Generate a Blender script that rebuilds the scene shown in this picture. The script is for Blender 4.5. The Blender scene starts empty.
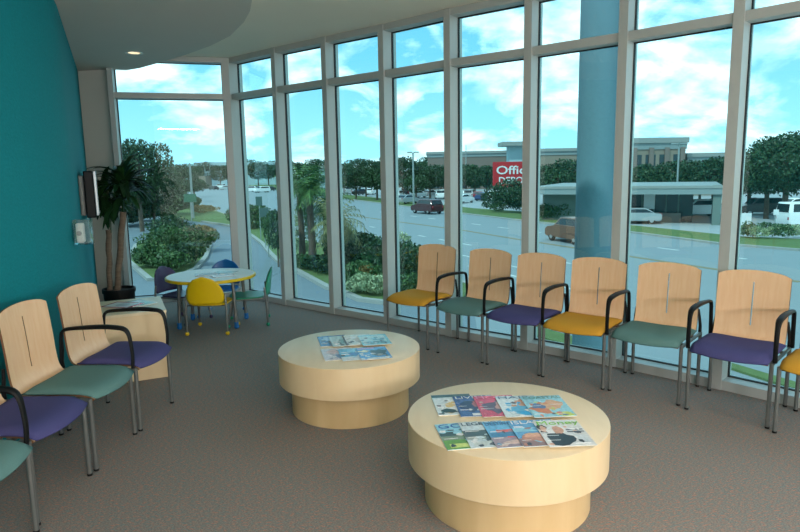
import bpy, bmesh, math, random
from mathutils import Vector, Matrix
R = math.radians
random.seed(7)
S = bpy.context.scene
COL = S.collection
# ------------------------------------------------------------------ camera model
F, PITCH, ROLL, EYE = 616.0, R(8.65), R(-1.0), 1.6
GZ = -3.5                                                # outside ground level below this upper floor

def ray(px, py):
    x = (px-400)/F; y = (py-266)/F
    c, s = math.cos(ROLL), math.sin(ROLL)
    x, y = c*x+s*y, -s*x+c*y
    cp, sp = math.cos(PITCH), math.sin(PITCH)
    return Vector((x, cp-y*sp, -sp-y*cp))
def at_z(px, py, z=0.0):
    r = ray(px, py); return Vector((0, 0, EYE)) + r*((z-EYE)/r.z)
def at_y(px, py, Y):
    r = ray(px, py); return Vector((0, 0, EYE)) + r*(Y/r.y)

# ------------------------------------------------------------------ materials
def nt(name):
    m = bpy.data.materials.new(name); m.use_nodes = True
    n = m.node_tree; return m, n.nodes, n.links, n.nodes['Principled BSDF']
def lin(c):
    return tuple(((v/255)/12.92 if v/255 <= .04045 else ((v/255+.055)/1.055)**2.4) for v in c)
def plain(name, rgb, rough=.5, metal=0.0, var=.06, scale=20, bump=0.0, spec=.5, coat=0, stretch=(1, 1, 1)):
    m, N, L, b = nt(name)
    c = lin(rgb)
    tc = N.new('ShaderNodeTexCoord'); mp = N.new('ShaderNodeMapping'); mp.inputs['Scale'].default_value = stretch
    no = N.new('ShaderNodeTexNoise'); no.inputs['Scale'].default_value = scale; no.inputs['Detail'].default_value = 4
    L.new(tc.outputs['Object'], mp.inputs['Vector']); L.new(mp.outputs['Vector'], no.inputs['Vector'])
    mx = N.new('ShaderNodeMix'); mx.data_type = 'RGBA'
    mx.inputs[6].default_value = (*[v*(1-var) for v in c], 1); mx.inputs[7].default_value = (*[min(1, v*(1+var)) for v in c], 1)
    L.new(no.outputs['Fac'], mx.inputs[0]); L.new(mx.outputs[2], b.inputs['Base Color'])
    b.inputs['Roughness'].default_value = rough; b.inputs['Metallic'].default_value = metal
    b.inputs['Specular IOR Level'].default_value = spec
    if coat: b.inputs['Coat Weight'].default_value = coat; b.inputs['Coat Roughness'].default_value = .15
    if bump:
        bp = N.new('ShaderNodeBump'); bp.inputs['Strength'].default_value = bump; bp.inputs['Distance'].default_value = .01
        L.new(no.outputs['Fac'], bp.inputs['Height']); L.new(bp.outputs['Normal'], b.inputs['Normal'])
    return m
def wood(name, a, b_, axis_scale=(1, 1, 1), rough=.38):
    m, N, L, b = nt(name)
    tc = N.new('ShaderNodeTexCoord'); mp = N.new('ShaderNodeMapping'); mp.inputs['Scale'].default_value = axis_scale
    n1 = N.new('ShaderNodeTexNoise'); n1.inputs['Scale'].default_value = 6; n1.inputs['Detail'].default_value = 8; n1.inputs['Roughness'].default_value = .6
    n1.inputs['Distortion'].default_value = .4
    L.new(tc.outputs['Object'], mp.inputs['Vector']); L.new(mp.outputs['Vector'], n1.inputs['Vector'])
    r = N.new('ShaderNodeValToRGB'); r.color_ramp.elements[0].position = .3; r.color_ramp.elements[1].position = .72
    r.color_ramp.elements[0].color = (*lin(a), 1); r.color_ramp.elements[1].color = (*lin(b_), 1)
    L.new(n1.outputs['Fac'], r.inputs['Fac']); L.new(r.outputs['Color'], b.inputs['Base Color'])
    b.inputs['Roughness'].default_value = rough
    return m
def leafy(name, a, b_, rough=.5):
    m, N, L, b = nt(name)
    oi = N.new('ShaderNodeNewGeometry')
    r = N.new('ShaderNodeValToRGB'); r.color_ramp.elements[0].color = (*lin(a), 1); r.color_ramp.elements[1].color = (*lin(b_), 1)
    L.new(oi.outputs['Random Per Island'], r.inputs['Fac']); L.new(r.outputs['Color'], b.inputs['Base Color'])
    b.inputs['Roughness'].default_value = rough
    b.inputs['Specular IOR Level'].default_value = .3
    return m
def emit(name, rgb, strength):
    m, N, L, b = nt(name)
    b.inputs['Base Color'].default_value = (*lin(rgb), 1); b.inputs['Emission Color'].default_value = (*lin(rgb), 1)
    b.inputs['Emission Strength'].default_value = strength
    return m
def glass_mat(name, tint, refl=1.0):
    m = bpy.data.materials.new(name); m.use_nodes = True
    N, L = m.node_tree.nodes, m.node_tree.links; N.clear()
    o = N.new('ShaderNodeOutputMaterial'); t = N.new('ShaderNodeBsdfTransparent'); g = N.new('ShaderNodeBsdfGlossy')
    t.inputs['Color'].default_value = (*tint, 1); g.inputs['Roughness'].default_value = 0.0; g.inputs['Color'].default_value = (.9, .97, 1, 1)
    f = N.new('ShaderNodeLayerWeight'); f.inputs['Blend'].default_value = .5
    pw = N.new('ShaderNodeMath'); pw.operation = 'POWER'; pw.inputs[1].default_value = 5; L.new(f.outputs['Facing'], pw.inputs[0])
    mu = N.new('ShaderNodeMath'); mu.operation = 'MULTIPLY_ADD'; mu.inputs[1].default_value = .9*refl; mu.inputs[2].default_value = .04*refl; mu.use_clamp = True
    L.new(pw.outputs[0], mu.inputs[0])
    mx = N.new('ShaderNodeMixShader'); L.new(mu.outputs[0], mx.inputs['Fac'])
    L.new(t.outputs[0], mx.inputs[1]); L.new(g.outputs[0], mx.inputs[2]); L.new(mx.outputs[0], o.inputs['Surface'])
    return m
def carpet_mat():
    m, N, L, b = nt('carpet')
    tc = N.new('ShaderNodeTexCoord'); mp = N.new('ShaderNodeMapping')
    mp.inputs['Rotation'].default_value = (0, 0, R(-42)); mp.inputs['Scale'].default_value = (1, 2.6, 1)
    L.new(tc.outputs['Object'], mp.inputs['Vector'])
    n1 = N.new('ShaderNodeTexNoise'); n1.inputs['Scale'].default_value = 42; n1.inputs['Detail'].default_value = 3
    n2 = N.new('ShaderNodeTexNoise'); n2.inputs['Scale'].default_value = 120; n2.inputs['Detail'].default_value = 3
    L.new(mp.outputs['Vector'], n1.inputs['Vector']); L.new(mp.outputs['Vector'], n2.inputs['Vector'])
    r = N.new('ShaderNodeValToRGB'); e = r.color_ramp.elements
    e[0].position = .33; e[0].color = (*lin((124, 142, 140)), 1); e[1].position = .68; e[1].color = (*lin((188, 136, 120)), 1)
    k = e.new(.45); k.color = (*lin((140, 136, 132)), 1); k = e.new(.56); k.color = (*lin((150, 138, 130)), 1)
    L.new(n1.outputs['Fac'], r.inputs['Fac'])
    r2 = N.new('ShaderNodeValToRGB'); r2.color_ramp.elements[0].position = .35; r2.color_ramp.elements[1].position = .65
    r2.color_ramp.elements[0].color = (.62, .62, .62, 1); r2.color_ramp.elements[1].color = (1.15, 1.15, 1.15, 1)
    L.new(n2.outputs['Fac'], r2.inputs['Fac'])
    mx = N.new('ShaderNodeMix'); mx.data_type = 'RGBA'; mx.blend_type = 'MULTIPLY'; mx.inputs[0].default_value = 1
    L.new(r.outputs['Color'], mx.inputs[6]); L.new(r2.outputs['Color'], mx.inputs[7]); L.new(mx.outputs[2], b.inputs['Base Color'])
    bp = N.new('ShaderNodeBump'); bp.inputs['Strength'].default_value = .5; bp.inputs['Distance'].default_value = .004
    L.new(n2.outputs['Fac'], bp.inputs['Height']); L.new(bp.outputs['Normal'], b.inputs['Normal'])
    b.inputs['Roughness'].default_value = .95; b.inputs['Specular IOR Level'].default_value = .1
    return m

M = dict(
    carpet=carpet_mat(),
    teal=plain('teal_wallcovering', (10, 128, 136), .75, var=.16, scale=60, bump=.25, spec=.25),
    ceil=plain('ceiling_paint', (240, 228, 208), .8, var=.02, scale=3),
    beige=plain('warm_white_paint', (212, 210, 200), .8, var=.02, scale=3),
    soffit=plain('soffit_paint', (206, 198, 186), .8, var=.02, scale=3),
    alu=plain('champagne_aluminium', (182, 184, 180), .42, .15, var=.03, scale=40),
    gasket=plain('black_gasket', (20, 24, 26), .6),
    glass=glass_mat('tinted_glazing', (.80, .985, 1.0), 1.0),
    acrylic=glass_mat('clear_acrylic', (.93, .95, .95), 1.6),
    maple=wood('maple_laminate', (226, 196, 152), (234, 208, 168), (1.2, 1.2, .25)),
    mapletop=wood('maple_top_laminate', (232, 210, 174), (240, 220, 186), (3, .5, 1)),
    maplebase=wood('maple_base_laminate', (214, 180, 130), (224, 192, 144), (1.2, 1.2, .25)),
    ply=wood('maple_plywood', (234, 188, 144), (242, 204, 164), (6, 6, .7), .33),
    plyedge=plain('plywood_edge', (126, 88, 58), .6),
    mustard=plain('mustard_upholstery', (204, 150, 52), .85, var=.10, scale=250, bump=.2, spec=.2),
    sage=plain('sea_green_upholstery', (94, 131, 128), .85, var=.10, scale=250, bump=.2, spec=.2),
    plum=plain('indigo_upholstery', (74, 74, 122), .85, var=.12, scale=250, bump=.2, spec=.2),
    steel=plain('grey_steel_tube', (128, 130, 128), .35, .6, var=.03),
    black=plain('black_polymer', (14, 15, 16), .5, var=.05, spec=.25),
    white=plain('white_plastic', (232, 232, 226), .5, var=.02),
    silver=plain('silver_plastic', (186, 192, 194), .35, .4, var=.02),
    greypl=plain('grey_plastic', (120, 122, 118), .5),
    ylw=plain('yellow_plastic', (236, 196, 12), .35, var=.02),
    grn=plain('green_plastic', (18, 140, 104), .35, var=.02),
    blu=plain('blue_plastic', (14, 104, 176), .35, var=.02),
    pur=plain('purple_plastic', (72, 54, 92), .35, var=.02),
    ktop=plain('white_table_laminate', (236, 234, 226), .4, var=.02),
    cane=wood('palm_cane', (98, 80, 66), (130, 110, 90), (2, 2, 9), .8),
    dracaena=leafy('dracaena_leaf', (10, 32, 16), (34, 70, 34), .35),
    soil=plain('potting_soil', (44, 32, 24), .95, var=.4, scale=60, bump=.6),
    # outside
    asphalt=plain('road_surface', (118, 130, 134), .85, var=.07, scale=.6),
    drive=plain('driveway_surface', (100, 114, 122), .9, var=.08, scale=.8),
    lot=plain('parking_surface', (140, 148, 150), .9, var=.05, scale=.5),
    kerb=plain('concrete_kerb', (140, 144, 140), .9, var=.06, scale=3),
    grass=plain('lawn_grass', (88, 108, 68), .95, var=.3, scale=2.5, bump=.4, spec=.1),
    mulch=plain('planting_bed', (104, 92, 66), .95, var=.35, scale=3, bump=.4, spec=.1),
    paint=plain('white_road_paint', (176, 182, 182), .8, var=.05, scale=3),
    ypaint=plain('yellow_road_paint', (120, 108, 76), .8, var=.08, scale=3),
    bark=wood('tree_bark', (70, 58, 48), (110, 94, 80), (3, 3, .8), .9),
    leafA=leafy('tree_leaf_dark', (24, 46, 30), (58, 86, 52)),
    leafB=leafy('tree_leaf_mid', (26, 50, 32), (62, 92, 56)),
    leafC=leafy('shrub_leaf', (32, 60, 32), (76, 106, 58)),
    leafD=leafy('silver_leaf', (110, 130, 96), (166, 180, 140)),
    leafR=leafy('ruddy_leaf', (96, 84, 44), (150, 120, 70)),
    frond=leafy('palm_frond', (34, 66, 30), (86, 120, 60)),
    frondy=leafy('dry_palm_frond', (84, 90, 56), (130, 128, 80)),
    colum=plain('blue_grey_stucco', (96, 124, 134), .9, var=.08, scale=30, bump=.3),
    stucco=plain('tan_stucco', (134, 122, 108), .9, var=.04, scale=1),
    stuccod=plain('dusky_stucco', (120, 106, 98), .9, var=.04, scale=1),
    cornice=plain('pale_cornice', (138, 142, 138), .8, var=.03),
    roofgrey=plain('grey_roof_edge', (128, 140, 140), .7, var=.03),
    tealwall=plain('teal_render', (104, 118, 112), .85, var=.04),
    dkglass=plain('dark_shop_glass', (34, 52, 58), .15, var=.1, scale=.5),
    bldgblue=plain('pale_blue_cladding', (160, 184, 190), .8, var=.04),
    sign_red=plain('sign_red', (176, 26, 34), .5, var=.03),
    sign_white=plain('sign_white', (214, 216, 214), .5, var=.01),
    signgreen=plain('green_sign_sheet', (40, 96, 72), .5),
    signback=plain('unpainted_sign_metal', (70, 92, 92), .5, .3),
    galv=plain('galvanised_pole', (150, 160, 158), .5, .5),
    tyre=plain('tyre_rubber', (22, 22, 24), .8),
    hub=plain('wheel_silver', (170, 172, 172), .35, .6),
    carglass=plain('car_glass', (26, 36, 40), .08, var=.02),
    c_dkred=plain('maroon_paint', (74, 30, 34), .3, .2, coat=.6),
    c_white=plain('white_paint', (230, 232, 230), .3, coat=.6),
    c_black=plain('black_paint', (24, 26, 30), .3, coat=.6),
    c_brown=plain('bronze_paint', (112, 74, 52), .3, .2, coat=.6),
    c_silver=plain('silver_paint', (170, 176, 178), .3, .4, coat=.6),
    c_red=plain('red_paint', (150, 30, 36), .3, coat=.6),
    c_blue=plain('blue_paint', (50, 70, 110), .3, coat=.6),
)
_pc = {}
def flat(rgb, rough=.45):
    k = (rgb, rough)
    if k not in _pc: _pc[k] = plain('print_%02x%02x%02x' % rgb, rgb, rough, var=.38, scale=70)
    return _pc[k]

# ------------------------------------------------------------------ object helpers
def tag(o, label=None, cat=None, group=None, kind=None):
    if label: o['label'] = label
    if cat: o['category'] = cat
    if group: o['group'] = group
    if kind: o['kind'] = kind
    return o
def empty(name, loc=(0, 0, 0), rz=0.0, label=None, cat=None, group=None, kind=None):
    o = bpy.data.objects.new(name, None); o.empty_display_size = .1
    COL.objects.link(o); o.location = loc; o.rotation_euler = (0, 0, rz)
    return tag(o, label, cat, group, kind)
def link(name, me, mats, parent=None, smooth=False, auto=None):
    o = bpy.data.objects.new(name, me); COL.objects.link(o)
    if mats is not None and len(me.materials) == 0:
        for m in (mats if isinstance(mats, (list, tuple)) else [mats]): me.materials.append(m)
    if parent: o.parent = parent
    if smooth:
        for p in me.polygons: p.use_smooth = True
        if auto: me.set_sharp_from_angle(angle=R(auto))
    return o
class MB:
    def __init__(s): s.bm = bmesh.new()
    def box(s, lo, hi, mat=0, M4=None):
        r = bmesh.ops.create_cube(s.bm, size=1)
        lo, hi = Vector(lo), Vector(hi)
        T = Matrix.Translation((lo+hi)/2) @ Matrix.Diagonal((*(hi-lo), 1))
        if M4: T = M4 @ T
        bmesh.ops.transform(s.bm, matrix=T, verts=r['verts'])
        for f in {f for v in r['verts'] for f in v.link_faces}: f.material_index = mat
        return s
    def rbox(s, lo, hi, bev, seg=2, mat=0, M4=None):
        t = bmesh.new(); bmesh.ops.create_cube(t, size=1)
        lo, hi = Vector(lo), Vector(hi)
        bmesh.ops.transform(t, matrix=Matrix.Translation((lo+hi)/2) @ Matrix.Diagonal((*(hi-lo), 1)), verts=t.verts)
        bmesh.ops.bevel(t, geom=t.edges, offset=bev, segments=seg, affect='EDGES', profile=.5)
        if M4: bmesh.ops.transform(t, matrix=M4, verts=t.verts)
        for f in t.faces: f.material_index = mat
        me = bpy.data.meshes.new('tmp'); t.to_mesh(me); t.free(); s.bm.from_mesh(me); bpy.data.meshes.remove(me)
        return s
    def beam(s, a, b, w, h, up=(0, 0, 1), mat=0):
        a, b = Vector(a), Vector(b); d = b-a; L = d.length; x = d.normalized(); y = Vector(up).cross(x).normalized(); z = x.cross(y)
        m = Matrix((x, y, z)).transposed().to_4x4(); m.translation = a
        return s.box((0, -w/2, -h/2), (L, w/2, h/2), mat, m)
    def tube(s, pts, rad, seg=10, mat=0, caps=True, flat_=1.0):
        pts = [Vector(p) for p in pts]; n = len(pts)
        rads = rad if isinstance(rad, (list, tuple)) else [rad]*n
        rings = []; ref = None
        for i, p in enumerate(pts):
            t = (pts[min(i+1, n-1)]-pts[max(i-1, 0)]).normalized()
            if ref is None: ref = Vector((1, 0, 0)) if abs(t.x) < .9 else Vector((0, 1, 0))
            u = (ref-t*ref.dot(t)).normalized(); v = t.cross(u); ref = u
            rings.append([s.bm.verts.new(p+(u*math.cos(a)+v*math.sin(a)*flat_)*rads[i]) for a in [2*math.pi*k/seg for k in range(seg)]])
        for i in range(n-1):
            for k in range(seg):
                f = s.bm.faces.new((rings[i][k], rings[i][(k+1) % seg], rings[i+1][(k+1) % seg], rings[i+1][k])); f.material_index = mat
        if caps:
            f = s.bm.faces.new(rings[0][::-1]); f.material_index = mat
            f = s.bm.faces.new(rings[-1]); f.material_index = mat
        return s
    def lathe(s, prof, seg=48, c=(0, 0), mat=0):
        rings = []
        for r, z in prof:
            if r < 1e-6: rings.append([s.bm.verts.new((c[0], c[1], z))])
            else: rings.append([s.bm.verts.new((c[0]+r*math.cos(2*math.pi*k/seg), c[1]+r*math.sin(2*math.pi*k/seg), z)) for k in range(seg)])
        for a, b in zip(rings, rings[1:]):
            for k in range(seg):
                q = [a[k % len(a)], a[(k+1) % len(a)], b[(k+1) % len(b)], b[k % len(b)]]
                u = []
                for v in q:
                    if v not in u: u.append(v)
                if len(u) > 2:
                    f = s.bm.faces.new(u); f.material_index = mat
        return s
    def prism(s, poly, z0, z1, mat=0, M4=None):
        lo = [s.bm.verts.new((p[0], p[1], z0)) for p in poly]; hi = [s.bm.verts.new((p[0], p[1], z1)) for p in poly]
        fs = [s.bm.faces.new(lo[::-1]), s.bm.faces.new(hi)]
        n = len(poly)
        for k in range(n): fs.append(s.bm.faces.new((lo[k], lo[(k+1) % n], hi[(k+1) % n], hi[k])))
        for f in fs: f.material_index = mat
        if M4: bmesh.ops.transform(s.bm, matrix=M4, verts=lo+hi)
        return s
    def ball(s, c, r, mat=0, sub=2, sc=(1, 1, 1)):
        q = bmesh.ops.create_icosphere(s.bm, subdivisions=sub, radius=1)
        bmesh.ops.transform(s.bm, matrix=Matrix.Translation(c) @ Matrix.Diagonal((r*sc[0], r*sc[1], r*sc[2], 1)), verts=q['verts'])
        for f in {f for v in q['verts'] for f in v.link_faces}: f.material_index = mat
        return s
    def build(s, name, mats, parent=None, smooth=False, auto=40):
        bmesh.ops.recalc_face_normals(s.bm, faces=s.bm.faces)
        me = bpy.data.meshes.new(name); s.bm.to_mesh(me); s.bm.free()
        if not isinstance(mats, (list, tuple)): mats = [mats]
        return link(name, me, mats, parent, smooth, auto)
def struct(o): o['kind'] = 'structure'; return o
def copy_tree(o, loc, rz, label, group=None, recolor=None):
    r = o.copy(); COL.objects.link(r); r.location = loc; r.rotation_euler = (0, 0, rz); r['label'] = label
    if group: r['group'] = group
    for ch in list(o.children):
        c = ch.copy(); COL.objects.link(c); c.parent = r
        for g in list(ch.children):
            d = g.copy(); COL.objects.link(d); d.parent = c
    return r
def text_mesh(txt, size, extrude=.0004, bold=0.0, align='LEFT'):
    cu = bpy.data.curves.new('t', 'FONT'); cu.body = txt; cu.size = size; cu.extrude = extrude; cu.offset = bold; cu.align_x = align
    cu.resolution_u = 3
    o = bpy.data.objects.new('t', cu); COL.objects.link(o)
    dg = bpy.context.evaluated_depsgraph_get(); me = bpy.data.meshes.new_from_object(o.evaluated_get(dg))
    bpy.data.objects.remove(o); bpy.data.curves.remove(cu)
    me.materials.clear()
    return me

# ------------------------------------------------------------------ room shell
U = 1.53
MU = [Vector((a*U, b*U)) for a, b in ((-1.305, 5.316), (-.872, 4.942), (-.447, 4.597), (-.03, 4.26), (.374, 3.896), (.784, 3.579), (1.18, 3.241), (1.557, 2.872))]
MU += [Vector((2.94, 3.78)), Vector((3.44, 3.14)), Vector((3.87, 2.45)), Vector((4.22, 1.72))]
Z_S, Z_T0, Z_T1, Z_H, Z_C = .07, 2.553, 2.62, 2.998, 3.06
def P3(v, z): return Vector((v[0], v[1], z))
CORNER = Vector((-3.92, 7.86)); JAMB = Vector((-3.50, 7.80))
wall_left = [CORNER, Vector((-2.56, 4.90))]
for k in range(1, 9):                                    # the wall bends smoothly until it runs behind the row of chairs
    t = k/8; a, b, c = Vector((-2.56, 4.90)), Vector((-2.40, 4.53)), Vector((-2.38, 4.0))
    wall_left.append(a*(1-t)**2+b*2*t*(1-t)+c*t*t)
wall_left.append(Vector((-2.38, -7.0)))
BR = Vector((4.5, -7.0)); BL = Vector((-2.38, -7.0))
def wall(name, pts, mat, z0=0.0, z1=3.05, th=.12, side=1):
    mb = MB()
    off = []
    n = len(pts)
    for i, p in enumerate(pts):
        a = pts[max(i-1, 0)]; b = pts[min(i+1, n-1)]; t = (b-a).normalized(); off.append(p+Vector((-t.y, t.x))*th*side)
    mb.prism([tuple(p) for p in pts]+[tuple(p) for p in off[::-1]], z0, z1)
    return struct(mb.build(name, mat))
wall('wall_left', wall_left, M['teal'], side=-1)
wall('wall_back', [BL, BR], M['beige'], side=-1)
wall('wall_right', [BR, MU[-1]], M['beige'], side=-1)
wl = wall('wall_pier', [CORNER, JAMB], M['beige'], side=1)
room = [CORNER-Vector((.1, -.1)), JAMB, MU[0]+Vector((0, .05))]+[m+Vector((.04, .05)) for m in MU[1:]]+[BR, BL]+wall_left[1:-1][::-1]
room_xy = [tuple(p) for p in room]
struct(MB().prism(room_xy, -.3, 0).build('floor', M['carpet']))
struct(MB().prism(room_xy, Z_C, Z_C+.35).build('ceiling', M['ceil']))
# dropped soffit with its curved edge
sof = [at_z(x, y, 2.9) for x, y in ((113, 71.5), (127, 70.2), (140, 68), (160, 62.5), (185, 55), (210, 46), (230, 36), (244, 22), (250, 11), (252, 0))]
sof = [Vector((p.x, p.y)) for p in sof]
inner = Vector((.12, .05))
sof_poly = [CORNER, JAMB]+sof[1:]+[Vector((-1.0, 4.4)), Vector((-.96, 3.6)), Vector((-1.0, 2.6)), Vector((-1.2, 1.4)), Vector((-1.5, .2)), Vector((-1.6, -6.98)), Vector((-2.38, -6.98))]+[p for p in wall_left[1:-1][::-1]]
so = struct(MB().prism([tuple(p) for p in sof_poly], 2.9, Z_C).build('ceiling_soffit', M['soffit']))
# recessed downlight in the soffit
dl = at_z(134, 53, 2.9)
d = empty('recessed_downlight', (dl.x, dl.y, 2.9), 0, 'small round recessed downlight in the curved dropped ceiling', 'ceiling light')
MB().lathe([(.062, -.001), (.09, -.004), (.092, 0), (.092, .004), (.06, .004)], 32).build('trim_ring', M['white'], d, True)
MB().lathe([(.0, .0), (.060, -.0005), (.060, .003), (0, .003)], 32).build('lens', emit('downlight_lens', (255, 226, 180), 1.2), d, True)

# glazed curtain wall
def bay(n, a, b, gs=.004, ge=.075):
    """one bay between two mullions: sill, transom, head and two panes, at the glass line a-b"""
    w = empty('window_%d' % n, (0, 0, 0), 0, kind='structure')
    t = (b-a).normalized(); nin = Vector((t.y, -t.x))                        # inward normal (towards the room)
    A, B = a, b
    def member(name, z0, z1, d0, d1, mat):
        q = [A+nin*d0, B+nin*d0, B-nin*d1, A-nin*d1]
        MB().prism([tuple(v) for v in q], z0, z1).build(name, mat, w)
    member('sill', 0, Z_S, .13, .05, M['alu'])
    member('transom', Z_T0, Z_T1, .12, .05, M['alu'])
    member('head', Z_H, Z_C, .13, .05, M['alu'])
    for z0, z1, nm in ((Z_S, Z_T0, 'lower_pane'), (Z_T1, Z_H, 'upper_pane')):
        q = [A+nin*.004, B+nin*.004, B-nin*.004, A-nin*.004]
        MB().prism([tuple(v) for v in q], z0, z1).build(nm, M['glass'], w)
        g = MB()
        for zz in (z0, z1-.008):
            q = [A+nin*.012, B+nin*.012, B-nin*.012, A-nin*.012]; g.prism([tuple(v) for v in q], zz, zz+.008)
        for e, s in ((A+t*gs, 1), (B-t*ge, 1)):
            q = [e+nin*.012, e+t*.008+nin*.012, e+t*.008-nin*.012, e-nin*.012]; g.prism([tuple(v) for v in q], z0, z1)
        g.build('gasket', M['gasket'], w)
    return w
def mullion(n, p, nin, w=.070, d0=.14, d1=.06):
    t = Vector((-nin.y, nin.x)); h = w/2
    q = [p+nin*d0+t*h, p+nin*d0-t*h, p-nin*d1-t*h, p-nin*d1+t*h]
    struct(MB().prism([tuple(v) for v in q], 0, Z_C).build('trim_%d' % n, M['alu']))
def off_(i): return .028 if i <= 4 else (.014 if i == 5 else -.002)      # how far each post stands off its grid point
for i in range(len(MU)-1):
    bay(i+2, MU[i] if i else MU[0]-(MU[1]-MU[0]).normalized()*.045, MU[i+1], .035-off_(i), .043+off_(i+1))
for i in range(1, len(MU)):
    a = MU[i-1]; b = MU[min(i+1, len(MU)-1)]; t = (b-a).normalized(); nin = Vector((t.y, -t.x))
    mullion(i+1, MU[i]-t*off_(i), nin)
# angled corner post and left window
t0 = (MU[1]-MU[0]).normalized(); n0 = Vector((t0.y, -t0.x)); tl = (MU[0]-JAMB).normalized(); nl = Vector((tl.y, -tl.x))
c0 = MU[0]-t0*.035
P2 = c0+n0*.14; P3_ = P2-tl*.09
q = [c0-n0*.06, c0, P2, P3_, P3_-nl*.20, c0-n0*.06-nl*.04]
struct(MB().prism([tuple(v) for v in q], 0, Z_C).build('trim_1', M['alu']))
w1 = bay(1, JAMB, P3_-nl*.13, .052, .012)
q = [JAMB+nl*.14-tl*.01, JAMB+nl*.14+tl*.05, JAMB-nl*.06+tl*.05, JAMB-nl*.06-tl*.01]
struct(MB().prism([tuple(v) for v in q], 0, Z_C).build('trim_20', M['alu']))

# ------------------------------------------------------------------ waiting-room chairs
def sheet(prof, half, nx=12, bow=.0, arc=.0, slit=None):
    """plywood shell: profile (y,z) list swept over the width; slit=(row0,row1) leaves a real gap in the middle"""
    bm = bmesh.new(); n = len(prof)
    xs = [-1+2*k/nx for k in range(nx+1)]
    mid = nx//2
    xs = xs[:mid]+[-.018, .018]+xs[mid+1:]
    rows = []
    for i, (y, z) in enumerate(prof):
        s = i/(n-1); hf = half(s) if callable(half) else half
        row = []
        for u in xs:
            e = max(0, s-.45)/.55
            zz = z+(arc*(1-u*u)*e*e)
            yy = y-bow*(1-u*u)*min(1, max(0, (s-.3)*3))
            hx = hf
            if i == n-1: zz -= .012*max(0, abs(u)-.8)*5
            row.append(bm.verts.new((u*hx, yy, zz)))
        rows.append(row)
    for i in range(n-1):
        for k in range(len(xs)-1):
            if slit and slit[0] <= i < slit[1] and k == mid: continue
            if not slit and False: continue
            bm.faces.new((rows[i][k], rows[i][k+1], rows[i+1][k+1], rows[i+1][k]))
    # the narrow middle column outside the slit closes the sheet
    bmesh.ops.recalc_face_normals(bm, faces=bm.faces)
    me = bpy.data.meshes.new('shell'); bm.to_mesh(me); bm.free()
    return me
def smooth_prof(pts, n):
    out = []
    m = len(pts)
    for i in range(m-1):
        p0, p1, p2, p3 = [Vector(pts[max(0, min(m-1, j))]) for j in (i-1, i, i+1, i+2)]
        for k in range(n):
            t = k/n
            out.append(tuple(.5*((2*p1)+(-p0+p2)*t+(2*p0-5*p1+4*p2-p3)*t*t+(-p0+3*p1-3*p2+p3)*t**3)))
    out.append(tuple(pts[-1])); return out
SEATP = smooth_prof([(.245, .395), (.20, .418), (.08, .424), (-.08, .414), (-.165, .424), (-.200, .47), (-.213, .55), (-.220, .65), (-.230, .76), (-.243, .876)], 3)
shell_me = sheet(SEATP, .222, 12, .02, .026, (17, 25))
for p in shell_me.polygons: p.use_smooth = True
def cushion_me():
    bm = bmesh.new(); nu, nv = 14, 14; top = []; bot = []
    for j in range(nv+1):
        v = -1+2*j/nv; rt = []; rb = []
        for i in range(nu+1):
            u = -1+2*i/nu
            y = .065+.205*v+(.032*(1-u*u) if v > 0 else 0)*max(0, v)
            x = .24*u*(1-.05*(v > 0)*v**4)
            edge = (1-abs(u)**6)*(1-abs(v)**8)
            base = .428-.014*math.cos(max(-1, v)*1.2)*0-.030*max(0, v-.45)**2*3.2+.010*u*u
            rt.append(bm.verts.new((x, y, base+.006+.030*max(0, edge)**.5)))
            rb.append(bm.verts.new((x*.985, y-.004*(v > .9), base-.002)))
        top.append(rt); bot.append(rb)
    for j in range(nv):
        for i in range(nu):
            bm.faces.new((top[j][i], top[j][i+1], top[j+1][i+1], top[j+1][i]))
            bm.faces.new((bot[j][i], bot[j+1][i], bot[j+1][i+1], bot[j][i+1]))
    loop_t = top[0]+[top[j][nu] for j in range(1, nv+1)]+top[nv][:-1][::-1]+[top[j][0] for j in range(nv-1, 0, -1)]
    loop_b = bot[0]+[bot[j][nu] for j in range(1, nv+1)]+bot[nv][:-1][::-1]+[bot[j][0] for j in range(nv-1, 0, -1)]
    for k in range(len(loop_t)): bm.faces.new((loop_t[k], loop_b[k], loop_b[(k+1) % len(loop_b)], loop_t[(k+1) % len(loop_t)]))
    bmesh.ops.recalc_face_normals(bm, faces=bm.faces)
    me = bpy.data.meshes.new('seat_cushion'); bm.to_mesh(me); bm.free()
    for p in me.polygons: p.use_smooth = True
    return me
cush = {}
for k in ('mustard', 'sage', 'plum'):
    cush[k] = cushion_me(); cush[k].materials.append(M[k])
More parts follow.
